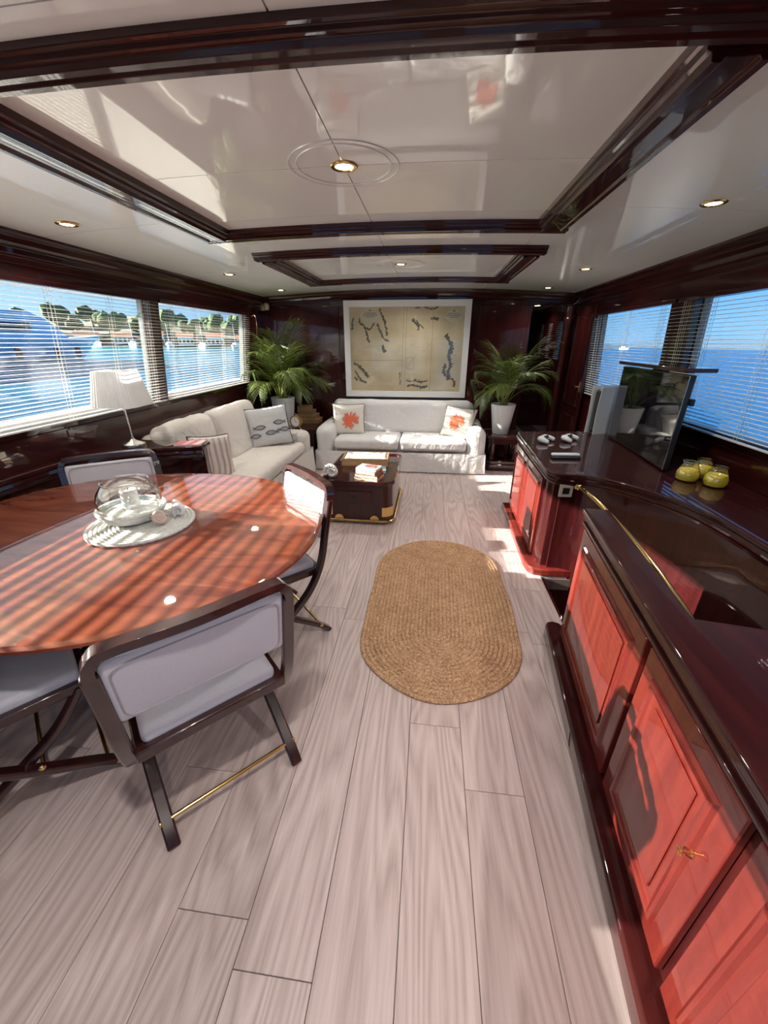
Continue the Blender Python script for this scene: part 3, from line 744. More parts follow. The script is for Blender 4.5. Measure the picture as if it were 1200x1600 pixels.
S2(skirt_panel(dense([(-LW+.1, -LD-.004), (LW+.004, -LD-.004), (LW+.004, LD+.004), (-LW+.1, LD+.004)]), .012, .33, .016, 6), 'skirt')

def cushion(name, loc, rot, sx, sy, th, m, pm, label, prints=None):
    r = empty(name, loc, 0, label, 'cushion', 'scatter cushions on the sofas'); r.rotation_euler = rot
    n = 18
    def h(u, v):
        e_ = max(0, (1-u**4)*(1-v**4)); return th*e_**.45
    def edge(u, v):
        pin = 1-.07*(1-u*u)*abs(v)**3-0; pin2 = 1-.07*(1-v*v)*abs(u)**3
        return u*sx*pin2, v*sy*pin
    v = []; f = []
    for sgn in (1, -1):
        b0 = len(v)
        for j in range(n+1):
            for i in range(n+1):
                u, w_ = -1+2*i/n, -1+2*j/n
                x, y = edge(u, w_); v.append((x, y, sgn*h(u, w_)+.004*noise.noise(Vector((x*9, y*9, sgn)))))
        for j in range(n):
            for i in range(n):
                q = (b0+j*(n+1)+i, b0+j*(n+1)+i+1, b0+(j+1)*(n+1)+i+1, b0+(j+1)*(n+1)+i); f.append(q if sgn > 0 else q[::-1])
    body = MB().add(v, f).build('cushion_cover', m, r)
    loop = [edge(-1+2*i/16, -1) for i in range(16)]+[edge(1, -1+2*i/16) for i in range(16)]+[edge(1-2*i/16, 1) for i in range(16)]+[edge(-1, 1-2*i/16) for i in range(16)]
    MB().tube([(x, y, 0) for x, y in loop], .0055, 6, closed=True).build('piping', pm, r)
    if prints:
        for nm, strokes, pmat in prints:
            mb = MB()
            for st_ in strokes:                         # each stroke: polyline in u,v with half-width
                pts, hw_ = st_
                for k in range(len(pts)-1):
                    (u0, v0), (u1, v1) = pts[k], pts[k+1]; d = Vector((u1-u0, v1-v0)); L_ = d.length or 1; nn = Vector((-d.y, d.x))/L_*hw_
                    N_ = max(1, int(L_/.12)); vv = []; ff = []
                    for q in range(N_+1):
                        c = Vector((u0, v0))+d*q/N_
                        for sg in (-1, 1):
                            u, w_ = c.x+nn.x*sg, c.y+nn.y*sg
                            x, y = edge(u, w_); vv.append((x, y, h(u, w_)+.0065))
                    for q in range(N_): ff.append((2*q, 2*q+1, 2*q+3, 2*q+2))
                    mb.add(vv, ff)
            mb.build(nm, pmat, body)
    return r
def coral_strokes(seed, cx, cy, R):
    rr = random.Random(seed); S_ = []
    for k in range(26):
        a = -PI*.15+k/25*PI*1.75; L_ = R*(.75+.3*rr.random())
        p = [(cx, cy-.25*R)]
        for q in range(1, 5): p.append((cx+L_*q/4*math.cos(a+.12*q*(rr.random()-.5)), cy-.1*R+L_*q/4*math.sin(a)))
        S_.append((p, .026))
        for q in (2, 3, 4):
            b = a+rr.choice((-.6, .6)); S_.append(([p[q], (p[q][0]+.16*R*math.cos(b), p[q][1]+.16*R*math.sin(b))], .024))
    S_.append(([(cx, cy-.85*R), (cx, cy-.2*R)], .05))
    return S_
def fish_strokes():
    S_ = []
    for (cx, cy, fl) in ((-.42, -.02, 1), (.48, .12, -1), (.02, -.33, -1), (.72, -.26, 1), (-.72, -.40, 1)):
        L_ = .33; top = []; bot = []
        for i in range(9):
            t = i/8; y = .10*math.sin(PI*t)**.8; x = cx+fl*(t-.5)*2*L_*.75
            top.append((x, cy+y)); bot.append((x, cy-y))
        S_ += [(top, .018), (bot, .018)]
        tx = cx-fl*L_*.75
        S_ += [([(tx, cy), (tx-fl*.10, cy+.07)], .016), ([(tx, cy), (tx-fl*.10, cy-.07)], .016), ([(tx-fl*.10, cy+.07), (tx-fl*.10, cy-.07)], .010)]
        for k in range(3): S_.append(([(cx+fl*(-.12+.1*k), cy+.06), (cx+fl*(-.06+.1*k), cy-.06)], .011))
        S_.append(([(cx+fl*.17, cy+.01), (cx+fl*.185, cy+.02)], .018))
    return S_
up = PI/2
cushion('scatter_cushion', (-1.06, 5.16, .60), (up-.30, .02, .22), .215, .205, .065, M['cush'], M['brownpipe'], 'oatmeal cushion with coral print on the sofa arm nearest the clock', [('coral_print', coral_strokes(3, .12, -.05, .52), M['coral'])])
cushion('scatter_cushion', (.40, 5.14, .59), (up-.34, .10, -.30), .205, .20, .065, M['cush'], M['brownpipe'], 'oatmeal cushion with branching coral print on the sofa arm nearest the smaller palm', [('coral_print', coral_strokes(9, -.05, .02, .48), M['coral'])])
cushion('scatter_cushion', (-1.80, 4.23, .67), (up-.30, -.10, .48), .235, .225, .06, M['cushgrey'], M['navy'], 'pale grey cushion with dark fish print on the cream sofa', [('fish_print', fish_strokes(), M['navy'])])
ss = []
for k in range(7): ss.append(([(-.9+.3*k, -.9), (-.86+.3*k, -.3), (-.9+.3*k, .3), (-.87+.3*k, .9)], .035))
cushion('scatter_cushion', (-1.86, 3.08, .62), (up-.20, .12, 1.15), .20, .20, .06, M['cush'], M['navy'], 'striped beige cushion on the cream sofa beside the lamp console', [('stripe_print', ss, plain('rose_stripe', (.55, .36, .32), .9))])

# ================================================================== RIGHT-HAND JOINERY
def rot2(px, py, d): return Matrix.Translation((px, py, 0)) @ Matrix.Rotation(math.atan2(d[1], d[0]), 4, 'Z')
def raised_panel(door_, x0, x1, z0, z1, M4, mt_, t=.011, inset=.065, v0=-.02):
    """mitred moulding frame standing proud of a flat door, on the local -y side"""
    a, b, c, d = x0+inset, x1-inset, z0+inset, z1-inset
    def q(k, v): return [(a+k, v, c+k), (b-k, v, c+k), (b-k, v, d-k), (a+k, v, d-k)]
    lv = [(-.006, v0), (0, v0-t*.7), (.008, v0-t), (.016, v0-t*.8), (.022, v0-t*.2), (.03, v0)]
    vs = []; fs = []
    for k, v in lv: vs += q(k, v)
    for j in range(len(lv)-1):
        for i in range(4): fs.append((j*4+i, j*4+(i+1) % 4, (j+1)*4+(i+1) % 4, (j+1)*4+i))
    MB().add(vs, fs, M4).build('panel_moulding', mt_, door_, smooth=False)
    MB().box(a+.05, b-.05, v0-.006, v0-.0004, c+.05, d-.05, M4).build('raised_panel', mt_, door_, bevel=.004)
def keyset(M4, x, z, v0, parent):
    k = MB().lathe([(.009, 0), (.009, .003), (.004, .004), (.004, .02)], 14, M=M4 @ Matrix.Translation((x, v0, z)) @ Matrix.Rotation(PI/2, 4, 'X')).build('key', M['brass'], parent)
    MB().tube([M4 @ Vector((x+.009*math.cos(2*PI*i/16), v0-.026, z+.009*math.sin(2*PI*i/16)-.002)) for i in range(16)], .0022, 6, closed=True, up=(0, 1, .3)).build('key_bow', M['brass'], k)
# sideboard along the stairwell
SD = Vector((-.0905, -.82)).normalized(); MS = rot2(.79, 1.77, SD)      # local x runs aft, local y runs outboard
side = empty('sideboard', (.79, 1.77, 0), 0, 'long dark red mahogany sideboard with panelled doors guarding the stairwell', 'sideboard')
MSl = Matrix.Translation((-.79, -1.77, 0)) @ MS
bd = MB(); bd.prism([(0, 0), (.775, 0), (.775, .076), (0, .076)], .085, .775, 'z', MSl); bd.prism([(.775, 0), (2.7, 0), (2.7, .78), (.775, .95)], .085, .775, 'z', MSl)
bd.build('body', M['mahog'], side, bevel=.003)
pth = [(0, .03), (-.05, .025), (-.085, 0), (-.095, -.04), (-.08, -.07), (-.05, -.08), (2.7, -.07), (2.7, .02)]
MB().prism(pth, 0, .085, 'z', MSl).build('plinth', M['mahog_y'], side, bevel=.012, seg=3)
wt = [(-.03, -.028), (2.7, -.028), (2.7, .85), (.80, 1.06), (.775, 1.02), (.79, .40), (.775, .088), (-.03, .088)]
MB().prism(wt, .790, .820, 'z', MSl).build('worktop', M['mahog_y'], side, bevel=.008, seg=3)
for k, (o_, za, zb) in enumerate(((-.020, .775, .7895), (-.012, .757, .7745), (-.022, .743, .7565))):
    MB().box(-.02, 2.7, o_, -.0002, za, zb, MSl).build('edge_moulding', M['mahog_y'], side, bevel=.003)
for i, (a, b) in enumerate(((.025, .795), (.825, 1.285), (1.315, 1.90), (1.93, 2.6))):
    d = MB().box(a, b, -.020, -.0002, .105, .735, MSl).build('door', M['door'], side, bevel=.004)
    raised_panel(d, a, b, .105, .735, MSl, M['door'])
    if i == 1: keyset(MSl, 1.225, .50, -.020, d)
# television cabinet with concave end
def off(curve, d):
    out = []
    for i, (x, y) in enumerate(curve):
        a = Vector(curve[max(i-1, 0)]); b = Vector(curve[min(i+1, len(curve)-1)]); t = (b-a).normalized()
        out.append((x-t.y*d, y+t.x*d))
    return out
tvc = empty('television_cabinet', (.85, 3.0, 0), 0, 'dark red mahogany cabinet with concave front, doors and counter carrying the television', 'cabinet')
Tl = Matrix.Translation((-.85, -3.0, 0))
cin = off(CURVE, .024)
body = [(.866, 3.74), (.836, 2.62), (.842, 2.565), (.862, 2.532), (.90, 2.525)] + cin[1:] + [(1.866, 1.0), (1.866, 3.80)]
MB().prism(body, .06, .738, 'z', Tl).build('body', M['mahog'], tvc)
topo = [(.858, 3.78), (.806, 2.60), (.812, 2.525), (.84, 2.488), (.90, 2.478)] + off(CURVE, -.024)[1:] + [(1.864, 1.003), (1.864, 3.90)]
MB().prism(topo, .748, .775, 'z', Tl).build('worktop', M['mahog_y'], tvc, bevel=.008, seg=3)
edge = [(.866, 3.76), (.832, 2.62), (.84, 2.548), (.865, 2.508), (.90, 2.5)] + CURVE[1:-1]
pr = [(.001, -.055), (.010, -.055), (.014, -.04), (.008, -.036), (.010, -.024), (.020, -.018), (.020, .0), (.001, .0)]
MB().sweep([(x, y, .747) for x, y in edge], [(p[0], p[1]) for p in pr], M=Tl).build('edge_moulding', M['mahog_y'], tvc)
MB().prism([(.79, 3.74), (.762, 2.60), (.772, 2.52), (.81, 2.478), (.88, 2.464), (1.10, 2.464), (1.10, 2.6), (.866, 2.7), (.89, 3.74)], 0, .06, 'z', Tl).build('plinth', M['door'], tvc, bevel=.012, seg=3)
MD = Tl @ rot2(.866, 3.74, Vector((-.03, -1.12)).normalized())
for a, b in ((.06, .56), (.575, 1.075)):
    d = MB().box(a, b, -.020, -.0002, .08, .685, MD).build('door', M['door'], tvc, bevel=.003)
    raised_panel(d, a, b, .08, .685, MD, M['door'], inset=.05)
    keyset(MD, .535 if a < .1 else .605, .43, -.020, d)
# switch plate on the cabinet end
sp = empty('switch_plate', (.925, 2.497, .655), 0, 'square nickel switch plate with black rocker beside the brass handrail', 'switch')
MB().box(-.043, .043, -.010, -.0005, -.043, .043).build('plate', plain('warm_nickel_plate', (.50, .43, .37), .35), sp, bevel=.003)
MB().box(-.022, .022, -.014, -.010, -.022, .022).build('rocker', M['black'], sp, bevel=.002)
# handrail
hr = empty('handrail', (1.0, 2.45, .69), 0, 'polished brass handrail running down into the stairwell', 'handrail')
rp_ = smooth_path([(.0, .02, .0), (.002, -.04, .003), (.016, -.24, .0), (.034, -.48, -.022), (.062, -.85, -.085), (.085, -1.25, -.19)], 30)
MB().tube(rp_, .0135, 14).build('rail', M['brass'], hr)
MB().lathe([(.028, 0), (.028, .004), (.018, .010), (.015, .022), (.020, .028), (.015, .034)], 20, M=Matrix.Translation((0, .042, 0)) @ Matrix.Rotation(PI/2, 4, 'X')).build('bracket', M['brass'], hr)
MB().tube([(0, 0, -.004), (-.03, .012, .02)], .008, 10).build('hook', M['brass'], hr)

# television on its lift
tv = empty('television', (1.585, 3.11, .775), math.radians(3.6-7.2), 'flat television raised out of the counter, screen dark and glossy', 'television')
HL, HH = .51, .585
MB().box(-.012, .022, -HL, HL, .010, .010+HH).build('housing', M['black'], tv, bevel=.004)
MB().box(-.0150, -.0122, -HL+.007, HL-.007, .020, HH+.004).build('screen', M['screen'], tv)
MB().tube([(-.013, -HL+.002, .012), (-.013, -HL+.002, HH+.006), (-.013, HL-.002, HH+.006), (-.013, HL-.002, .012)], .0024, 6, up=(1, 0, 0)).build('bezel', M['chrome'], tv)
MB().box(-.055, .115, -HL-.02, HL+.01, HH+.026, HH+.050).build('lid', M['mahog_y'], tv, bevel=.004)
MB().box(.022, .07, -.07, .07, 0, HH+.026).build('lift_post', M['black'], tv)
MB().box(.022, .045, -HL-.02, -HL+.04, .42, .46).build('bracket', M['black'], tv, bevel=.003)
# game console
gc = empty('game_console', (1.615, 3.80, .775), math.radians(16), 'tall white and black game console standing beside the television', 'game console')
def shell_side(y, sgn):
    v = []; f = []; nx, nz = 10, 14
    for th in (0, .006):
        for j in range(nz+1):
            for i in range(nx+1):
                u, t = -1+2*i/nx, j/nz
                v.append((u*.13, y+sgn*(th+.012*u*u-.010*math.sin(PI*t)+.010*t), t*.42-.0))
    n = (nx+1)*(nz+1)
    for k in range(2):
        for j in range(nz):
            for i in range(nx): f.append((k*n+j*(nx+1)+i, k*n+j*(nx+1)+i+1, k*n+(j+1)*(nx+1)+i+1, k*n+(j+1)*(nx+1)+i))
    for i in range(nx): f += [(i, i+1, n+i+1, n+i), (nz*(nx+1)+i, nz*(nx+1)+i+1, n+nz*(nx+1)+i+1, n+nz*(nx+1)+i)]
    for j in range(nz): f += [(j*(nx+1), (j+1)*(nx+1), n+(j+1)*(nx+1), n+j*(nx+1)), (j*(nx+1)+nx, (j+1)*(nx+1)+nx, n+(j+1)*(nx+1)+nx, n+j*(nx+1)+nx)]
    return MB().add(v, f)
shell_side(-.042, -1).build('side_shell', M['white'], gc); shell_side(.042, 1).build('side_shell', M['white'], gc)
MB().rbox((0, 0, .20), (.235, .075, .385), .03, 4).build('core', M['black'], gc)
# controllers
def controller(loc, rz, label):
    r = empty('game_controller', loc, rz, label, 'controller', 'game controllers on the counter')
    MB().rbox((0, .005, .030), (.095, .062, .034), .016, 4).build('body', M['white'], r)
    for s in (-1, 1):
        p = smooth_path([(s*.042, .025, .034), (s*.062, .005, .033), (s*.070, -.03, .026), (s*.066, -.062, .018)], 12)
        MB().tube(p, .019, 12, scale=lambda t: 1.08-.30*t*t if t < .97 else .45).build('grip', M['white'], r)
        MB().lathe([(.007, .044), (.0065, .052), (.010, .055), (.009, .058)], 14, (s*.024, -.012, 0)).build('thumbstick', M['black'], r)
        MB().cbox((s*.045, .034, .040), (.028, .012, .012)).build('shoulder_button', M['black'], r, bevel=.004)
    MB().rbox((0, .018, .0455), (.05, .03, .008), .0035, 3).build('touch_pad', M['white'], r)
    MB().rbox((0, -.014, .041), (.06, .028, .014), .006, 3).build('centre_panel', M['black'], r)
    return r
controller((.99, 3.36, .775), math.radians(55), 'white game controller lying nearer the front corner of the counter')
controller((1.20, 3.42, .775), math.radians(50), 'white game controller lying nearer the game console')
rc = empty('remote_control', (1.01, 2.86, .775), math.radians(4), 'slim silver remote control on a dark case on the counter edge', 'remote')
MB().rbox((0, -.008, .009), (.205, .055, .017), .007, 4).build('case', M['black'], rc)
MB().rbox((0, .006, .027), (.20, .036, .018), .008, 4).build('body', plain('silver_grey_plastic', (.80, .82, .82), .35), rc)
for k in range(7): MB().cbox((-.08+.022*k, .004, .037), (.011, .014, .004)).build('button', M['offwhite'], rc, bevel=.001)
# candle jars
for i, (x, y, t) in enumerate(((1.590, 2.43, 'yellow candle jar standing nearest the television screen'), (1.708, 2.495, 'yellow candle jar half hidden behind the other two jars'), (1.690, 2.335, 'yellow candle jar standing furthest from the television'))):
    r = empty('candle_jar', (x, y, .775), 0, t, 'candle jar', 'yellow candle jars on the counter')
    MB().lathe([(.036, .001), (.052, .006), (.062, .03), (.060, .055), (.046, .088), (.038, .105), (.040, .118)], 36, cap=False).build('jar', M['glass'], r)
    MB().lathe([(.034, .004), (.050, .009), (.0600, .03), (.0580, .056), (.0515, .071), (.047, .074), (.01, .072)], 36).build('wax', M['yellow'], r)
    MB().tube([(.040*math.cos(2*PI*k/36), .040*math.sin(2*PI*k/36), .118) for k in range(36)], .0022, 6, closed=True).build('rim', M['glass'], r)

# ================================================================== LEFT CONSOLE AND LAMP
con = empty('lamp_console', (-2.2, 2.5, 0), 0, 'curved dark mahogany console under the window carrying the table lamp', 'console')
Cl = Matrix.Translation((2.2, -2.5, 0))
CC = smooth_path([(-1.70, 2.70, 0), (-1.86, 2.64, 0), (-2.05, 2.585, 0), (-2.24, 2.48, 0), (-2.345, 2.33, 0), (-2.385, 2.15, 0), (-2.395, 1.9, 0), (-2.395, 1.3, 0), (-2.395, .6, 0)], 40)
cc = [(p.x, p.y) for p in CC]
MB().prism([(-1.715, 2.85)]+[(x-.0, y) for x, y in cc]+[(-2.464, .6), (-2.464, 2.85)], .80, .83, 'z', Cl).build('worktop', M['mahog_y'], con, bevel=.008, seg=3)
ci = [(x-.030 if y < 2.3 else x-.01, y+.035 if y > 2.3 else y) for x, y in cc]
MB().sweep([(x, y, .80) for x, y in cc], [(0, -.05), (-.018, -.05), (-.010, -.03), (-.022, -.02), (-.018, 0), (0, 0)], M=Cl).build('edge_moulding', M['mahog_y'], con)
MB().prism([(-1.745, 2.84)]+ci+[(-2.464, .6), (-2.464, 2.84)], 0, .798, 'z', Cl).build('body', M['mahog'], con)
LP = (-2.205, 2.64, .83)
lamp = empty('table_lamp', LP, 0, 'table lamp with pleated white shade and slim nickel stem on the console', 'lamp')
MB().lathe([(.078, 0), (.080, .006), (.078, .022), (.06, .030), (.03, .040), (.012, .055), (.009, .07)], 36).build('base', M['chrome'], lamp)
MB().tube([(0, 0, .06), (.002, -.004, .20), (.0, -.004, .42)], .0065, 12, up=(1, 0, 0)).build('stem', M['chrome'], lamp)
def sq(a, z):
    c, s = abs(math.cos(a)), abs(math.sin(a)); return (1/(c**6+s**6)**(1/6))*(1+.014*math.cos(a*64))
m_, t_, b_ = mat('pleated_shade_cloth'); b_.inputs['Base Color'].default_value = (.68, .67, .67, 1); b_.inputs['Roughness'].default_value = .8
tl = t_.nodes.new('ShaderNodeBsdfTranslucent'); tl.inputs[0].default_value = (.6, .59, .57, 1); mxs = t_.nodes.new('ShaderNodeMixShader'); mxs.inputs[0].default_value = .35
t_.links.new(b_.outputs[0], mxs.inputs[1]); t_.links.new(tl.outputs[0], mxs.inputs[2]); t_.links.new(mxs.outputs[0], t_.nodes['Material Output'].inputs[0])
MB().lathe([(.158, .30), (.155, .306), (.113, .535), (.112, .540)], 384, M=Matrix.Rotation(.12, 4, 'Z'), rad=sq, cap=False).build('shade', m_, lamp, angle=3)
MB().tube([(-.11, 0, .50), (0, 0, .42), (.11, 0, .50)], .002, 6, up=(0, 1, 0)).build('shade_carrier', M['chrome'], lamp)
mg = empty('magazine', (-1.83, 2.765, .83), math.radians(12), 'pink and white magazine lying on the end of the lamp console', 'magazine')
MB().box(-.10, .10, -.065, .065, 0, .006).build('pages', M['offwhite'], mg)
MB().box(-.10, .10, -.065, .065, .006, .008).build('cover', plain('pink_cover', (.65, .16, .17), .35), mg)

# ================================================================== COFFEE TABLE AND WHAT LIES ON IT
ct = empty('coffee_table', (-.60, 3.66, 0), math.radians(-1), 'glossy mahogany chest coffee table with brass base rail', 'coffee table')
def rrect(hx, hy, r, n=8):
    o = []
    for cx, cy, a0 in ((hx-r, hy-r, 0), (-hx+r, hy-r, PI/2), (-hx+r, -hy+r, PI), (hx-r, -hy+r, 1.5*PI)):
        for i in range(n+1): a = a0+i/n*PI/2; o.append((cx+r*math.cos(a), cy+r*math.sin(a)))
    return o
hx, hy = .34, .49
MB().prism(rrect(hx-.02, hy-.02, .09), .05, .385, 'z').build('body', M['mahog'], ct)
MB().prism(rrect(hx, hy, .11), .385, .405, 'z').build('top', M['mahog'], ct, bevel=.004)
MB().sweep([(x, y, .405) for x, y in rrect(hx-.012, hy-.012, .10)], [(-.010, 0), (.010, 0), (.010, .012), (.004, .018), (-.010, .010)], closed=True).build('raised_edge', M['mahog'], ct)
MB().prism(rrect(hx-.05, hy-.05, .07), 0, .05, 'z').build('plinth', M['mahog'], ct)
MB().tube([(x, y, .04) for x, y in rrect(hx-.008, hy-.008, .10)], .011, 10, closed=True).build('brass_rail', M['brass'], ct)
d = MB().box(-.20, .14, -hy+.008, -hy+.0199, .215, .325).build('drawer', M['mahog'], ct, bevel=.003)
MB().lathe([(.018, 0), (.018, .003), (.010, .005)], 20, M=Matrix.Translation((-.03, -hy+.008, .27)) @ Matrix.Rotation(PI/2, 4, 'X')).build('flush_pull', M['black'], d)
for x in (-.17, .16):
    MB().prism([(x+.042*math.cos(PI*i/16), .052+.042*math.sin(PI*i/16)) for i in range(17)], -hy+.012, -hy+.0198, 'y').build('brass_plate', M['brass'], ct, bevel=.002)
for sx in (-1, 1):
    pth = [p for p in rrect(hx-.018, hy-.018, .092) if p[0]*sx > hx-.115 and p[1] < -hy+.115]
    MB().sweep([(x, y, .13) for x, y in pth], [(-.002, -.045), (.003, -.045), (.003, .045), (-.002, .045)]).build('brass_corner', M['brass'], ct)
TZc = .405
tr = empty('wooden_tray', (-.62, 3.83, TZc), math.radians(3), 'open pale wooden tray full of crumpled linen on the coffee table', 'tray')
MB().box(-.235, .235, -.13, .13, 0, .012).build('bottom', M['tray'], tr)
for (a, b, c, d_) in ((-.235, .235, -.13, -.115), (-.235, .235, .115, .13), (-.235, -.22, -.115, .115), (.22, .235, -.115, .115)):
    MB().box(a, b, c, d_, .012, .075).build('side', M['tray'], tr, bevel=.002)
MB().rbox((0, 0, .046), (.43, .222, .066), .025, 14, None, wrinkle(.012, 14, 3)).build('linen', M['cover2'], tr)
BKC = [((.75, .70, .58), 'cream'), ((.62, .30, .14), 'tan'), ((.72, .68, .6), 'white'), ((.16, .34, .42), 'blue')]
def book(loc, rz, w_, d_, h_, ccol, label, group='books on the coffee table'):
    r = empty('book', loc, rz, label, 'book', group)
    cm = plain('book_cover_'+label[:9], ccol, .4)
    MB().box(-w_/2, w_/2, -d_/2, d_/2, 0, .003).build('back_cover', cm, r)
    MB().box(-w_/2, w_/2, -d_/2, d_/2, h_-.003, h_).build('front_cover', cm, r)
    MB().box(w_/2-.003, w_/2, -d_/2, d_/2, .003, h_-.003).build('spine', cm, r)
    MB().box(-w_/2+.003, w_/2-.003, -d_/2+.003, d_/2-.003, .003, h_-.003).build('pages', plain('paper_edges', (.80, .76, .62), .8), r)
    return r
z = TZc
for w_, d_, h_, rz, c, t in ((.23, .165, .022, -.28, (.78, .40, .20), 'orange paperback at the bottom of the pile on the coffee table'), (.22, .16, .030, -.22, (.30, .12, .08), 'thick brown-spined book second from the bottom of the coffee table pile'),
                             (.20, .15, .034, -.36, (.42, .15, .08), 'reddish-brown book in the upper half of the coffee table pile'), (.20, .145, .020, -.30, (.74, .72, .66), 'pale thin book on top of the coffee table pile')):
    book((-.515, 3.335, z), rz, w_, d_, h_, c, t); z += h_+.0005
mgz = empty('booklet', (-.50, 3.335, z), -.2, 'small red booklet on top of the book pile', 'booklet')
MB().box(-.05, .05, -.04, .04, 0, .005).build('pages', M['offwhite'], mgz); MB().box(-.05, .05, -.04, .04, .005, .007).build('cover', plain('red_cover', (.6, .10, .09), .4), mgz)
book((-.475, 3.535, TZc), .12, .19, .12, .03, (.25, .47, .50), 'blue and yellow paperback between the book pile and the tray')
# nautilus ornament
na = empty('nautilus_ornament', (-.862, 3.31, TZc+.001), math.radians(-14), 'silver and white nautilus shell ornament standing on the coffee table', 'ornament')
v = []; f = []; SN, KN = 120, 12
for i in range(SN):
    t = i/(SN-1); a = t*2.6*2*PI; R_ = .006+.060*t**1.5; tr_ = .004+.024*t
    for k in range(KN):
        b = 2*PI*k/KN; rr = R_+tr_*math.cos(b)*.8
        v.append((rr*math.cos(a), tr_*.75*math.sin(b)*(1+.18*math.cos(a*14)), .075+rr*math.sin(a)))
for i in range(SN-1):
    for k in range(KN): f.append((i*KN+k, i*KN+(k+1) % KN, (i+1)*KN+(k+1) % KN, (i+1)*KN+k))
zmin = min(q[2] for q in v); v = [(x, y, z_-zmin) for x, y, z_ in v]
MB().add(v, f).build('spiral', plain('pearl_silver', (.78, .75, .72), .25, .35), na)

# ================================================================== PLANTS AND THEIR STANDS
def frond(parent, base, az, lean, length, droop, seed, nl=32, ll=.24, bounds=None):
    def cl(q): return Vector((max(bounds[0], min(bounds[1], q.x)), max(bounds[2], min(bounds[3], q.y)), max(bounds[4] if q.xy.length > .15 else -9, q.z)))
    rr = random.Random(seed); d = Vector((math.cos(az), math.sin(az), 0)); mb = MB(); P = []
    n = 26; ang = math.radians(90)-lean; p = Vector(base)
    for i in range(n+1):
        p = cl(p); P.append(p.copy()); t = i/n
        a = ang-droop*t**1.6
        p = p+(d*math.cos(a)+Vector((0, 0, 1))*math.sin(a))*length/n
    stem = MB().tube(P, .0055, 6, scale=lambda t: 1-.75*t, up=(d.y, -d.x, .01)).build('stem', M['stem'], parent)
    for k in range(nl):
        t = .34+.66*k/(nl-1); q = t*n; i = min(int(q), n-1); c = P[i].lerp(P[i+1], q-i); tg = (P[min(i+1, n)]-P[max(i-1, 0)]).normalized()
        sd_ = tg.cross(Vector((0, 0, 1)))
        if sd_.length < .05: sd_ = Vector((d.y, -d.x, 0))
        sd_.normalize()
        for s in (-1, 1):
            L_ = ll*(.55+.75*math.sin(PI*min(1, (t-.28)/.8)))*(.85+.3*rr.random()); dirv = (sd_*s*(.75-.35*t)+tg*(.55+.35*t)+Vector((0, 0, .15))).normalized()
            wv = tg.cross(dirv).cross(dirv).normalized()*.0046
            v = []; pp = c.copy(); dd = dirv.copy()
            for m_i in range(5):
                u = m_i/4; w_ = wv*(.5+1.0*u if u < .5 else 2*(1-u)+.04); v += [cl(pp-w_), cl(pp+w_)]
                dd = (dd+Vector((0, 0, -.24*(.7+.6*rr.random())))).normalized(); pp = pp+dd*L_/4
            mb.add(v, [(2*j, 2*j+1, 2*j+3, 2*j+2) for j in range(4)])
    mb.build('leaflets', M['leaf'], stem)
def palm(loc, rt, rb, h_, label, nf, length, seed, pot_label, keep=None, bounds=None):
    pt = empty('plant_pot', loc, 0, pot_label, 'plant pot', 'white plant pots')
    MB().lathe([(rb-.004, 0), (rb, .004), (rt, h_-.004), (rt-.003, h_), (rt-.014, h_-.002), (rt-.018, h_-.04)], 40).build('pot', M['pot'], pt)
    MB().lathe([(rt-.02, h_-.045), (rt-.022, h_-.034), (.03, h_-.028)], 30).build('soil', M['dark'], pt)
    r = empty('palm_plant', (loc[0], loc[1], loc[2]+h_-.03), 0, label, 'plant', 'potted palms')
    rr = random.Random(seed)
    for i in range(nf):
        az = i*2.399+rr.uniform(-.3, .3); t = (i+.5)/nf; lean = .06+.62*t+rr.uniform(-.08, .08); L_ = length*(1.02-.30*t)*rr.uniform(.9, 1.1)
        if keep: az, lean, L_ = keep(az, lean, L_)
        b = (rr.uniform(-.05, .05), rr.uniform(-.05, .05), 0)
        frond(r, b, az, lean, L_, .7+1.5*t+rr.uniform(-.2, .2), seed*100+i, bounds=bounds)
    return r
def kl(az, lean, L_):      # keep clear of window wall and corner
    d = math.cos(az)
    if d < -.3: lean *= .62; L_ *= .86
    if math.sin(az) > .35: lean *= .5; L_ *= .85
    return az, lean, L_
def kr(az, lean, L_):
    if math.sin(az) > .3: lean *= .5; L_ *= .85
    return az, lean, L_
# left corner table
lt = empty('corner_table', (-1.93, 5.30, 0), 0, 'low dark wooden corner table holding the larger palm and clock', 'table')
MB().box(-.44, .44, -.36, .40, .47, .50).build('top', M['mahog_x'], lt, bevel=.006)
for sx in (-1, 1):
    for y in (-.33, .36): MB().box(sx*.40-.02, sx*.40+.02, y-.02, y+.02, 0, .47).build('leg', M['mahog'], lt, bevel=.003)
MB().box(-.40, .40, -.34, .38, .40, .469).build('apron', M['mahog_x'], lt)
palm((-1.99, 5.26, .50), .160, .118, .365, 'large bushy palm in the corner beside the window blind', 34, 1.0, 4, 'tall white tapered pot standing on the corner table behind the clock', kl, (-.36, .75, -.9, .44, -.3))
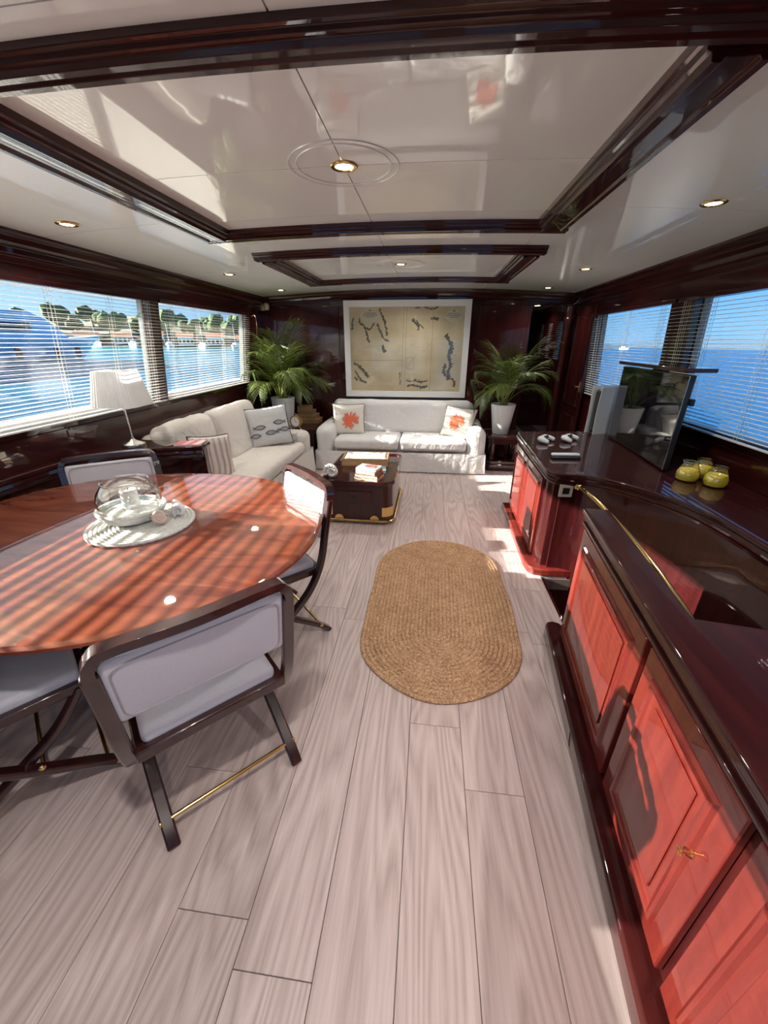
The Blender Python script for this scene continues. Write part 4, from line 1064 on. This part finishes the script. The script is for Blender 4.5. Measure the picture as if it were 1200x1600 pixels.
# right stand
rs = empty('plant_stand', (1.0, 5.20, 0), 0, 'squat dark carved pedestal stand under the smaller palm', 'stand')
MB().prism(rrect(.22, .23, .06), .425, .455, 'z').build('top', M['mahog_x'], rs, bevel=.006)
MB().prism(rrect(.19, .20, .05), .35, .424, 'z').build('frieze', M['mahog'], rs, bevel=.004)
for sx in (-1, 1):
    for sy in (-1, 1): MB().lathe([(.03, .13), (.038, .15), (.026, .18), (.032, .25), (.026, .32), (.036, .35)], 16, (sx*.145, sy*.155, 0)).build('column', M['mahog'], rs)
MB().prism(rrect(.20, .21, .06), .09, .13, 'z').build('shelf', M['mahog_x'], rs, bevel=.006)
MB().prism(rrect(.22, .23, .07), 0, .09, 'z').build('base', M['mahog'], rs, bevel=.01)
MB().lathe([(.03, .131), (.07, .15), (.08, .19), (.05, .23), (.03, .25)], 20).build('urn', M['mahog'], rs)
palm((.955, 5.20, .455), .155, .100, .375, 'smaller palm with a single clump of stems beside the passage doorway', 22, .90, 8, 'white tapered pot standing on the carved pedestal stand', kr, (-.42, .52, -.6, .50, -.25))
# clock and boxes
ck = empty('clock', (-1.745, 4.995, .501), math.radians(-12), 'round wooden alarm clock with white dial on the corner table', 'clock')
Mk = Matrix.Translation((0, 0, .085)) @ Matrix.Rotation(PI/2, 4, 'X')
MB().lathe([(.075, -.045), (.082, -.03), (.082, .012), (.070, .020), (.062, .016)], 40, M=Mk).build('case', plain('honey_wood', (.38, .20, .06), .35, coat=.5), ck)
MB().lathe([(.061, .010), (.061, .017)], 36, M=Mk).build('dial', M['offwhite'], ck)
MB().box(-.002, .002, -.0195, -.0178, .083, .128).build('minute_hand', M['black'], ck)
MB().box(0, .03, -.0195, -.0178, .083, .087).build('hour_hand', M['black'], ck)
for k in range(12):
    a = k*PI/6; MB().cbox((.052*math.sin(a), -.0182, .085+.052*math.cos(a)), (.004, .001, .009 if k % 3 == 0 else .004)).build('hour_mark', M['black'], ck)
for s in (-1, 1): MB().tube([(s*.045, 0, .02), (s*.06, -.002, .004)], .006, 8, up=(0, 1, 0)).build('foot', M['brass'], ck)
MB().tube([(-.02, 0, .168), (-.012, 0, .19), (.012, 0, .19), (.02, 0, .168)], .004, 8, up=(0, 1, 0)).build('handle', M['chrome'], ck)
z = .501
for i, (w_, h_, t) in enumerate(((.30, .062, 'widest brown wooden box at the bottom of the stepped stack by the clock'), (.265, .058, 'second brown wooden box from the bottom of the stepped stack'), (.225, .056, 'third brown wooden box up the stepped stack'), (.18, .056, 'smallest brown wooden box on top of the stepped stack'))):
    r = empty('wooden_box', (-1.70+.0*i-.0, 5.43, z), 0, t, 'box', 'stepped stack of wooden boxes')
    MB().box(-.13, -.13+w_, -.11+.012*i, .11-.012*i, 0, h_-.016).build('body', M['kraft'], r, bevel=.003)
    MB().box(-.133, -.127+w_, -.113+.012*i, .113-.012*i, h_-.0158, h_-.0005).build('lid', M['kraft'], r, bevel=.003)
    z += h_

# ================================================================== FRAMED CHART
CWd, CHt = 1.69, 1.225
fc = empty('framed_chart', (-.345, 5.70, .835), 0, 'large antique sea chart in a wide white frame above the sofa', 'framed chart')
fc.rotation_euler = (math.radians(-.8), 0, 0)
fw = .078
for a, b, c, d in ((-CWd/2, CWd/2, 0, fw), (-CWd/2, CWd/2, CHt-fw, CHt), (-CWd/2, -CWd/2+fw, fw, CHt-fw), (CWd/2-fw, CWd/2, fw, CHt-fw)):
    MB().box(a, b, -.022, .012, c, d).build('frame', M['frame_white'], fc, bevel=.003)
# aged paper
m, t, b = mat('aged_chart_paper'); N = t.nodes; L = t.links
tcn = N.new('ShaderNodeTexCoord'); nz = N.new('ShaderNodeTexNoise'); nz.inputs['Scale'].default_value = 3.2; nz.inputs['Detail'].default_value = 6
L.new(tcn.outputs['Object'], nz.inputs['Vector']); r = N.new('ShaderNodeValToRGB')
r.color_ramp.elements[0].position = .3; r.color_ramp.elements[0].color = (.50, .40, .25, 1); r.color_ramp.elements[1].position = .7; r.color_ramp.elements[1].color = (.70, .58, .40, 1)
L.new(nz.outputs['Fac'], r.inputs[0]); L.new(r.outputs[0], b.inputs['Base Color']); b.inputs['Roughness'].default_value = .9
IW, IH = CWd-2*fw, CHt-2*fw
paper = MB().box(-IW/2, IW/2, .002, .006, fw, CHt-fw).build('chart_paper', m, fc)
M['ink'] = plain('chart_ink', (.13, .12, .10), .9); M['inkl'] = plain('chart_ink_pale', (.30, .25, .17), .9); M['cart'] = plain('chart_cartouche', (.60, .55, .42), .9)
PX = lambda x: ((x-155)/590-.5)*IW
PZ = lambda y: fw+(1-(y-262)/456)*IH
def strip(mb, pts, w_, y=.0012, jit=0):
    for (a, b_) in zip(pts[:-1], pts[1:]):
        A = Vector((PX(a[0]), 0, PZ(a[1]))); B = Vector((PX(b_[0]), 0, PZ(b_[1]))); d = B-A; L_ = d.length
        if L_ < 1e-6: continue
        n_ = max(1, int(L_/.012)); nn = Vector((-d.z, 0, d.x))/L_; vs = []; fs = []
        for i in range(n_+1):
            c = A+d*i/n_+nn*(random.uniform(-1, 1)*jit); k = w_*(1+random.uniform(-.5, .9)*(1 if jit else 0))
            vs += [(c.x-nn.x*k, y, c.z-nn.z*k), (c.x+nn.x*k, y, c.z+nn.z*k)]
        for i in range(n_): fs.append((2*i, 2*i+1, 2*i+3, 2*i+2))
        mb.add(vs, fs)
mb = MB()
for pts, w_ in (([(205, 318), (210, 345), (232, 360), (240, 385), (246, 410), (255, 448)], .011), ([(240, 372), (262, 378), (270, 362), (283, 345)], .008), ([(300, 348), (312, 380), (322, 405), (338, 428), (362, 440)], .011),
                ([(312, 272), (322, 300), (336, 330), (346, 372), (350, 410)], .010), ([(325, 462), (333, 478), (330, 496), (348, 490)], .013), ([(480, 326), (492, 340), (512, 352), (514, 382)], .012), ([(500, 330), (520, 356), (540, 372)], .005),
                ([(172, 318), (166, 380)], .008), ([(170, 560), (195, 572), (212, 590), (232, 612), (250, 640)], .014), ([(178, 600), (190, 630), (210, 660), (240, 668)], .012), ([(172, 640), (190, 655)], .012),
                ([(655, 405), (672, 430), (690, 470), (676, 520), (690, 570), (676, 610), (684, 650)], .020), ([(660, 560), (655, 600), (662, 630)], .016), ([(575, 325), (596, 318), (612, 330)], .012), ([(540, 268), (580, 276), (610, 266)], .008), ([(488, 270), (520, 268)], .006),
                ([(455, 655), (480, 662), (500, 655), (530, 664), (570, 656)], .010), ([(460, 690), (490, 680), (540, 695), (572, 684)], .012), ([(420, 610), (424, 680)], .006), ([(695, 640), (712, 655), (716, 690)], .012)):
    strip(mb, pts, w_, .0012, .007)
mb.build('printed_coastline', M['ink'], paper, smooth=False)
mb = MB()
for pts in ([(437, 264), (430, 716)], [(452, 264), (446, 716)], [(586, 264), (584, 716)], [(455, 528), (500, 528)], [(456, 528), (456, 592), (494, 592), (494, 532)], [(456, 590), (490, 535)], [(455, 645), (535, 648)], [(155, 545), (440, 543)], [(690, 515), (718, 517)], [(598, 712), (718, 706)],
            [(474, 460), (490, 460)], [(536, 490), (552, 491)]): strip(mb, pts, .0025, .0011)
mb.build('printed_line', M['inkl'], paper, smooth=False)
mb = MB()
for cx, cy, rx, ry in ((262, 305, 50, 36), (690, 310, 40, 36)):
    v = [(PX(cx), .0014, PZ(cy))]+[(PX(cx+rx*math.cos(2*PI*i/40)), .0014, PZ(cy+ry*math.sin(2*PI*i/40))) for i in range(40)]
    mb.add(v, [(0, 1+i, 1+(i+1) % 40) for i in range(40)])
for (x0, x1, y) in ((465, 540, 605), (470, 536, 615), (225, 295, 485), (235, 300, 492), (200, 240, 620), (205, 235, 632)): strip(mb, [(x0, y), (x1, y)], .009, .0013)
mb.build('printed_cartouche', M['cart'], paper, smooth=False)
mb = MB()
for cx, cy in ((262, 300), (690, 305)):
    for k, hw_ in enumerate((30, 38, 24)): strip(mb, [(cx-hw_, cy-6+9*k), (cx+hw_, cy-6+9*k)], .003, .0008)
    strip(mb, [(cx-4, cy-20), (cx+4, cy-20)], .008, .0008)
mb.build('printed_lettering', M['ink'], paper, smooth=False)
mb_s = MB(); mb = MB()
for k in range(12):
    a = k*PI/6; strip(mb, [(365, 600), (365+30*math.cos(a), 600+26*math.sin(a))], .0022, .0012)
strip(mb, [(372, 405), (372, 550)], .003, .0012); strip(mb, [(340, 620), (395, 616)], .006, .0012)
for k in range(150):
    x, y = random.uniform(165, 735), random.uniform(275, 708); strip(mb_s, [(x, y), (x+random.uniform(2, 5), y)], .0022, .0010)
mb_s.build('printed_sounding', M['inkl'], paper, smooth=False)
mb.build('printed_compass', M['cart'], paper, smooth=False)
MB().add([(-IW/2, -.008, fw), (IW/2, -.008, fw), (IW/2, -.008, CHt-fw), (-IW/2, -.008, CHt-fw)], [(0, 1, 2, 3)]).build('glass', M['winglass'], fc)

# ================================================================== SMALL WALL FITTINGS
ws = empty('wall_light', (-2.27, 5.70, 2.0), math.radians(-40), 'small twin wall light with pale shades in the ceiling corner above the palm', 'wall light')
MB().lathe([(.02, 0), (.02, .05)], 14, (0, .0, -.01)).build('bracket', M['brass'], ws)
for s in (-1, 1):
    MB().tube([(0, 0, .02), (s*.03, -.01, .035), (s*.05, -.015, .03)], .004, 8).build('arm', M['brass'], ws)
    MB().lathe([(.012, .0), (.030, -.012), (.040, -.04), (.036, -.075), (.028, -.085)], 20, (s*.058, -.017, .035)).build('shade', plain('pale_glass_shade', (.62, .50, .42), .4), ws)
so = empty('wall_socket', (1.15, 5.7415, 1.025), 0, 'square pale socket plate on the dark wall behind the smaller palm', 'socket')
MB().box(-.055, .055, -.010, -.0002, -.05, .05).build('plate', M['offwhite'], so, bevel=.003)
MB().box(-.03, .03, -.013, -.010, -.028, .028).build('insert', M['chrome'], so, bevel=.002)
hk = MB().tube(smooth_path([(-2.335, 5.35, 1.86), (-2.30, 5.36, 1.87), (-2.285, 5.37, 1.80), (-2.30, 5.37, 1.62)], 16), .008, 8).build('curtain_hook', plain('copper_tube', (.75, .38, .28), .25, 1))
tag(hk, 'curved copper hook on the window post beside the larger palm', 'hook')
wi = MB().tube(smooth_path([(1.785, 5.69, 2.10), (1.775, 5.66, 2.075), (1.79, 5.65, 2.045), (1.77, 5.66, 2.0), (1.74, 5.665, 1.985)], 16), .003, 6).build('loose_cable', M['white'])
tag(wi, 'short loose white cable in the ceiling corner above the panelled door', 'cable')

# ================================================================== OUTSIDE
HEEL = .020
def zsea(x): return -1.8-HEEL*x
# overhangs and side decks of the boat itself
for n_, s, x0, x1, zr, zb, mt_ in (('side_deck_roof_left', -1, -2.46, -3.02, 1.93, .90, 'offwhite'), ('side_deck_roof_right', 1, 1.93, 2.45, 1.93, .72, 'mahog_y')):
    struct(MB().box(min(x0, x1), max(x0, x1), -5, 7.5, zr, zr+.07).build(n_, M['offwhite'], smooth=False))
    xb = x1-s*-.42
    struct(MB().box(min(xb, xb+s*.06), max(xb, xb+s*.06), -5, 9, -.4, zb).box(min(xb-s*.04, xb+s*.10), max(xb-s*.04, xb+s*.10), -5, 9, zb, zb+.035).build('bulwark_left' if s < 0 else 'bulwark_right', M[mt_], smooth=False))
    struct(MB().box(min(x0+s*.1, xb), max(x0+s*.1, xb), -5, 9, -.16, -.10).build('side_deck_left' if s < 0 else 'side_deck_right', M['tray'], smooth=False))
# sea
m, t, b = mat('sea_water'); N = t.nodes; L = t.links
tcn = N.new('ShaderNodeTexCoord'); sp_ = N.new('ShaderNodeSeparateXYZ'); L.new(tcn.outputs['Object'], sp_.inputs[0])
mr = N.new('ShaderNodeMapRange'); mr.inputs['From Min'].default_value = -90; mr.inputs['From Max'].default_value = 20; L.new(sp_.outputs['X'], mr.inputs[0])
cr = N.new('ShaderNodeValToRGB'); cr.color_ramp.elements[0].color = (.012, .17, .23, 1); cr.color_ramp.elements[1].color = (.003, .045, .15, 1); L.new(mr.outputs[0], cr.inputs[0])
L.new(cr.outputs[0], b.inputs['Base Color']); b.inputs['Roughness'].default_value = .2; b.inputs['IOR'].default_value = 1.33; b.inputs['Specular IOR Level'].default_value = .28
n1 = N.new('ShaderNodeTexNoise'); n1.inputs['Scale'].default_value = .55; n1.inputs['Detail'].default_value = 5; n1.inputs['Roughness'].default_value = .6
mpn = N.new('ShaderNodeMapping'); mpn.inputs['Scale'].default_value = (1.0, .45, 1); L.new(tcn.outputs['Object'], mpn.inputs[0]); L.new(mpn.outputs[0], n1.inputs['Vector'])
bp = N.new('ShaderNodeBump'); bp.inputs['Strength'].default_value = 1.0; bp.inputs['Distance'].default_value = .55
L.new(n1.outputs['Fac'], bp.inputs['Height']); L.new(bp.outputs[0], b.inputs['Normal'])
sea = MB().add([(-3500, -3500, 0), (3500, -3500, 0), (3500, 3500, 0), (-3500, 3500, 0)], [(0, 1, 2, 3)]).build('sea', m); sea.location = (0, 0, -1.8); sea.rotation_euler = (0, math.atan(HEEL), 0); struct(sea)
# far shore: land ridge, trees, houses, moored boats
M['land'] = plain('dry_hillside', (.10, .10, .06), .95); M['wallw'] = plain('white_render', (.80, .76, .70), .8); M['roof'] = plain('terracotta_roof', (.45, .17, .09), .8)
M['hull'] = plain('white_gelcoat', (.80, .84, .88), .25); M['hullblue'] = plain('pale_blue_topsides', (.52, .72, .86), .3); M['pane'] = plain('dark_boat_window', (.03, .05, .07), .1)
M['far'] = plain('hazy_blue_hill', (.024, .055, .095), .95)  # blue of the sea haze is mixed into the hill colour
SH = [(-330, 40), (-240, 75), (-185, 98), (-140, 117), (-110, 128), (-85, 136), (-60, 142), (-40, 148), (-22, 156)]
def shore(t):
    q = t*(len(SH)-1); k = min(int(q), len(SH)-2); u = q-k; return Vector((SH[k][0]*(1-u)+SH[k+1][0]*u, SH[k][1]*(1-u)+SH[k+1][1]*u))
v = []; f = []; NS, NP = 60, 8
for i in range(NS):
    p = shore(i/(NS-1)); d = p.normalized()
    for j in range(NP):
        u = j/(NP-1); q = p+d*(u*75); hgt = 1.2*(1 if j else 0)+13*math.sin(PI*.5*u)*(.7+.5*noise.noise(Vector((i*.13, 2, 0)))) if j < NP-1 else -4
        v.append((q.x, q.y, zsea(q.x)+hgt-.3))
for i in range(NS-1):
    for j in range(NP-1): f.append((i*NP+j, i*NP+j+1, (i+1)*NP+j+1, (i+1)*NP+j))
struct(MB().add(v, f).build('hillside', M['land']))
rr = random.Random(5)
def tree(x, y, z, h_, label):
    r = empty('tree', (x, y, z), 0, label, 'tree', 'trees on the far shore')
    bm = bmesh.new()
    for k in range(7):
        bmesh.ops.create_icosphere(bm, subdivisions=2, radius=h_*rr.uniform(.18, .30), matrix=Matrix.Translation((rr.uniform(-.3, .3)*h_, rr.uniform(-.3, .3)*h_, h_*rr.uniform(.45, .85))))
    for q in bm.verts: q.co += q.co.normalized()*noise.noise(q.co*.9)*h_*.10
    me = bpy.data.meshes.new('crown'); bm.to_mesh(me); bm.free(); me.materials.append(M['tree'])
    o = bpy.data.objects.new('crown', me); COL.objects.link(o); o.parent = r
    MB().tube([(0, 0, -.6), (0, 0, h_*.5)], h_*.035, 6, up=(1, 0, 0)).build('trunk', M['dark'], r)
    return r
M['tree'] = wood('tree_foliage', (.035, .07, .02), (.06, .11, .03), (.10, .15, .05), scale=(1, 1, 1), rough=.9, nscale=1.5, val=.3)
for i in range(34):
    t_ = .30+.66*i/33; p = shore(t_); d = p.normalized(); q = p+d*(16 if i % 2 else 34)
    h_ = rr.uniform(8, 11)*(.75 if i % 2 else .95)
    tree(q.x, q.y, zsea(q.x)+rr.uniform(2.0, 4.5), h_, 'rounded green tree on the wooded far shore seen through the blind')
for i in range(15):
    t_ = .30+.66*i/14; p = shore(t_); d = p.normalized(); q = p+d*rr.uniform(3.0, 5.5)
    az = math.atan2(d.y, d.x); w_ = rr.uniform(2.4, 3.4); h_ = rr.uniform(2.2, 3.6)
    r = empty('house', (q.x, q.y, zsea(q.x)+.6), az, 'small white waterfront house at the foot of the wooded shore', 'house', 'white houses on the far shore')
    MB().box(0, 5, -w_, w_, -1, h_).build('wall', M['wallw'], r)
    MB().prism([(-.4, h_), (2.5, h_+1.3), (5.4, h_)], -w_-.3, w_+.3, 'y').build('roof', M['roof'], r)
    for k in range(4):
        wx = -w_+w_*2*(k+.5)/4; MB().box(-.06, .02, wx-.45, wx+.45, .8, 2.0).build('window', M['pane'], r)
for i in range(12):
    t_ = .34+.58*i/11; p = shore(t_); d = p.normalized(); q = p-d*rr.uniform(5, 9); az = math.atan2(d.y, d.x)
    r = empty('moored_boat', (q.x, q.y, zsea(q.x)), az+rr.uniform(-.3, .3), 'small white moored boat with bare mast in front of the far shore', 'boat', 'moored boats at the far shore')
    MB().add([(-4, 0, 1.5), (-1, -1.2, 1.2), (4, -1.1, 1.1), (4, 1.1, 1.1), (-1, 1.2, 1.2), (-3, 0, -.3), (3.6, -.8, -.3), (3.6, .8, -.3)], [(0, 1, 2, 3, 4), (0, 5, 6, 2, 1), (0, 4, 3, 7, 5), (2, 6, 7, 3), (5, 7, 6)]).build('hull', M['hull'], r, smooth=False)
    MB().box(-1, 2, -.7, .7, 1.1, 1.9).build('cabin', M['hull'], r, bevel=.15)
    MB().tube([(0, 0, 1.5), (0, 0, rr.uniform(7, 10))], .06, 6, up=(1, 0, 0)).build('mast', M['white'], r)
# neighbouring motor yacht with raked bow, fenders out
ya = empty('motor_yacht', (-50, 44, zsea(-50)), 0, 'large pale blue motor yacht moored across the water with fenders out', 'yacht')
def loft(secs):
    v = []; n = len(secs[0]); f = []
    for s_ in secs: v += s_
    for j in range(len(secs)-1):
        for i in range(n): f.append((j*n+i, j*n+(i+1) % n, (j+1)*n+(i+1) % n, (j+1)*n+i))
    return v, f+[tuple(range(n-1, -1, -1)), tuple((len(secs)-1)*n+i for i in range(n))]
secs = [[(-w_, y, h_), (w_, y, h_), (w_*.8, y-k, 0), (-w_*.8, y-k, 0)] for y, w_, h_, k in ((-26, 3.2, 2.4, 0), (-8, 3.4, 2.5, 0), (4, 3.0, 2.8, 1), (10, 1.8, 3.0, 2.2), (14.5, .15, 3.3, 4))]
MB().add(*loft(secs)).build('hull', M['hullblue'], ya)
MB().add(*loft([[(-w_, y, h_), (w_, y, h_), (w_*1.05, y+k, 2.3), (-w_*1.05, y+k, 2.3)] for y, w_, h_, k in ((-24, 2.6, 5.6, 0), (2, 2.4, 5.7, 1.0), (4.5, 2.0, 5.0, 2.0), (6.5, 1.4, 3.8, 2))])).build('superstructure', M['hullblue'], ya)
MB().box(2.62, 2.75, -22, 1.5, 3.6, 4.5).build('window_band', M['pane'], ya)
MB().box(2.2, 2.7, -26, 6, .35, .55, Matrix.Translation((.25, 0, 0))).build('boot_stripe', M['navy'], ya)
for y in (-14, -8, -2, 3, 6.5): MB().lathe([(.08, 0), (.30, .15), (.34, .7), (.30, 1.25), (.08, 1.4)], 14, (3.75 if y < 4 else 3.3, y, .5)).build('fender', M['navy'], ya)
# distant land and a motor boat on the open-sea side
def ridge(name, cx, cy, L_, hgt, az, seed):
    v = []; f = []; n = 40
    for i in range(n+1):
        u = -1+2*i/n; h_ = hgt*max(0, (1-u*u))**.8*(.8+.45*noise.noise(Vector((u*2.4, seed, 0)))+.12*noise.noise(Vector((u*9, seed, 1))))
        x, y = cx+math.cos(az)*u*L_, cy+math.sin(az)*u*L_; nx, ny = -math.sin(az), math.cos(az)
        for k, (o_, hh) in enumerate(((-.10*L_, -3), (-.05*L_, h_*.5), (0, h_), (.08*L_, -3))): v.append((x+nx*o_, y+ny*o_, zsea(x)+hh))
    for i in range(n):
        for k in range(3): f.append((i*4+k, i*4+k+1, (i+1)*4+k+1, (i+1)*4+k))
    return struct(MB().add(v, f).build(name, M['far']))
ridge('far_mountain', 1450, 2200, 700, 62, math.radians(130), 3)
ridge('near_headland', 245, 640, 34, 7, math.radians(155), 8)
mbt = empty('motor_boat', (226, 520, zsea(226)), math.radians(200), 'small white motor boat on the open sea near the headland', 'boat')
MB().add(*loft([[(-w_, y, h_), (w_, y, h_), (w_*.7, y-k, 0), (-w_*.7, y-k, 0)] for y, w_, h_, k in ((-6, 1.7, 1.6, 0), (2, 1.7, 1.8, .3), (7, .1, 2.3, 2))])).build('hull', M['hull'], mbt)
MB().box(-1.2, 1.2, -4, 2, 1.7, 3.3).build('cabin', M['hull'], mbt, bevel=.2)
MB().box(-1.22, 1.22, -3, 2.02, 2.3, 2.9).build('window_band', M['pane'], mbt)
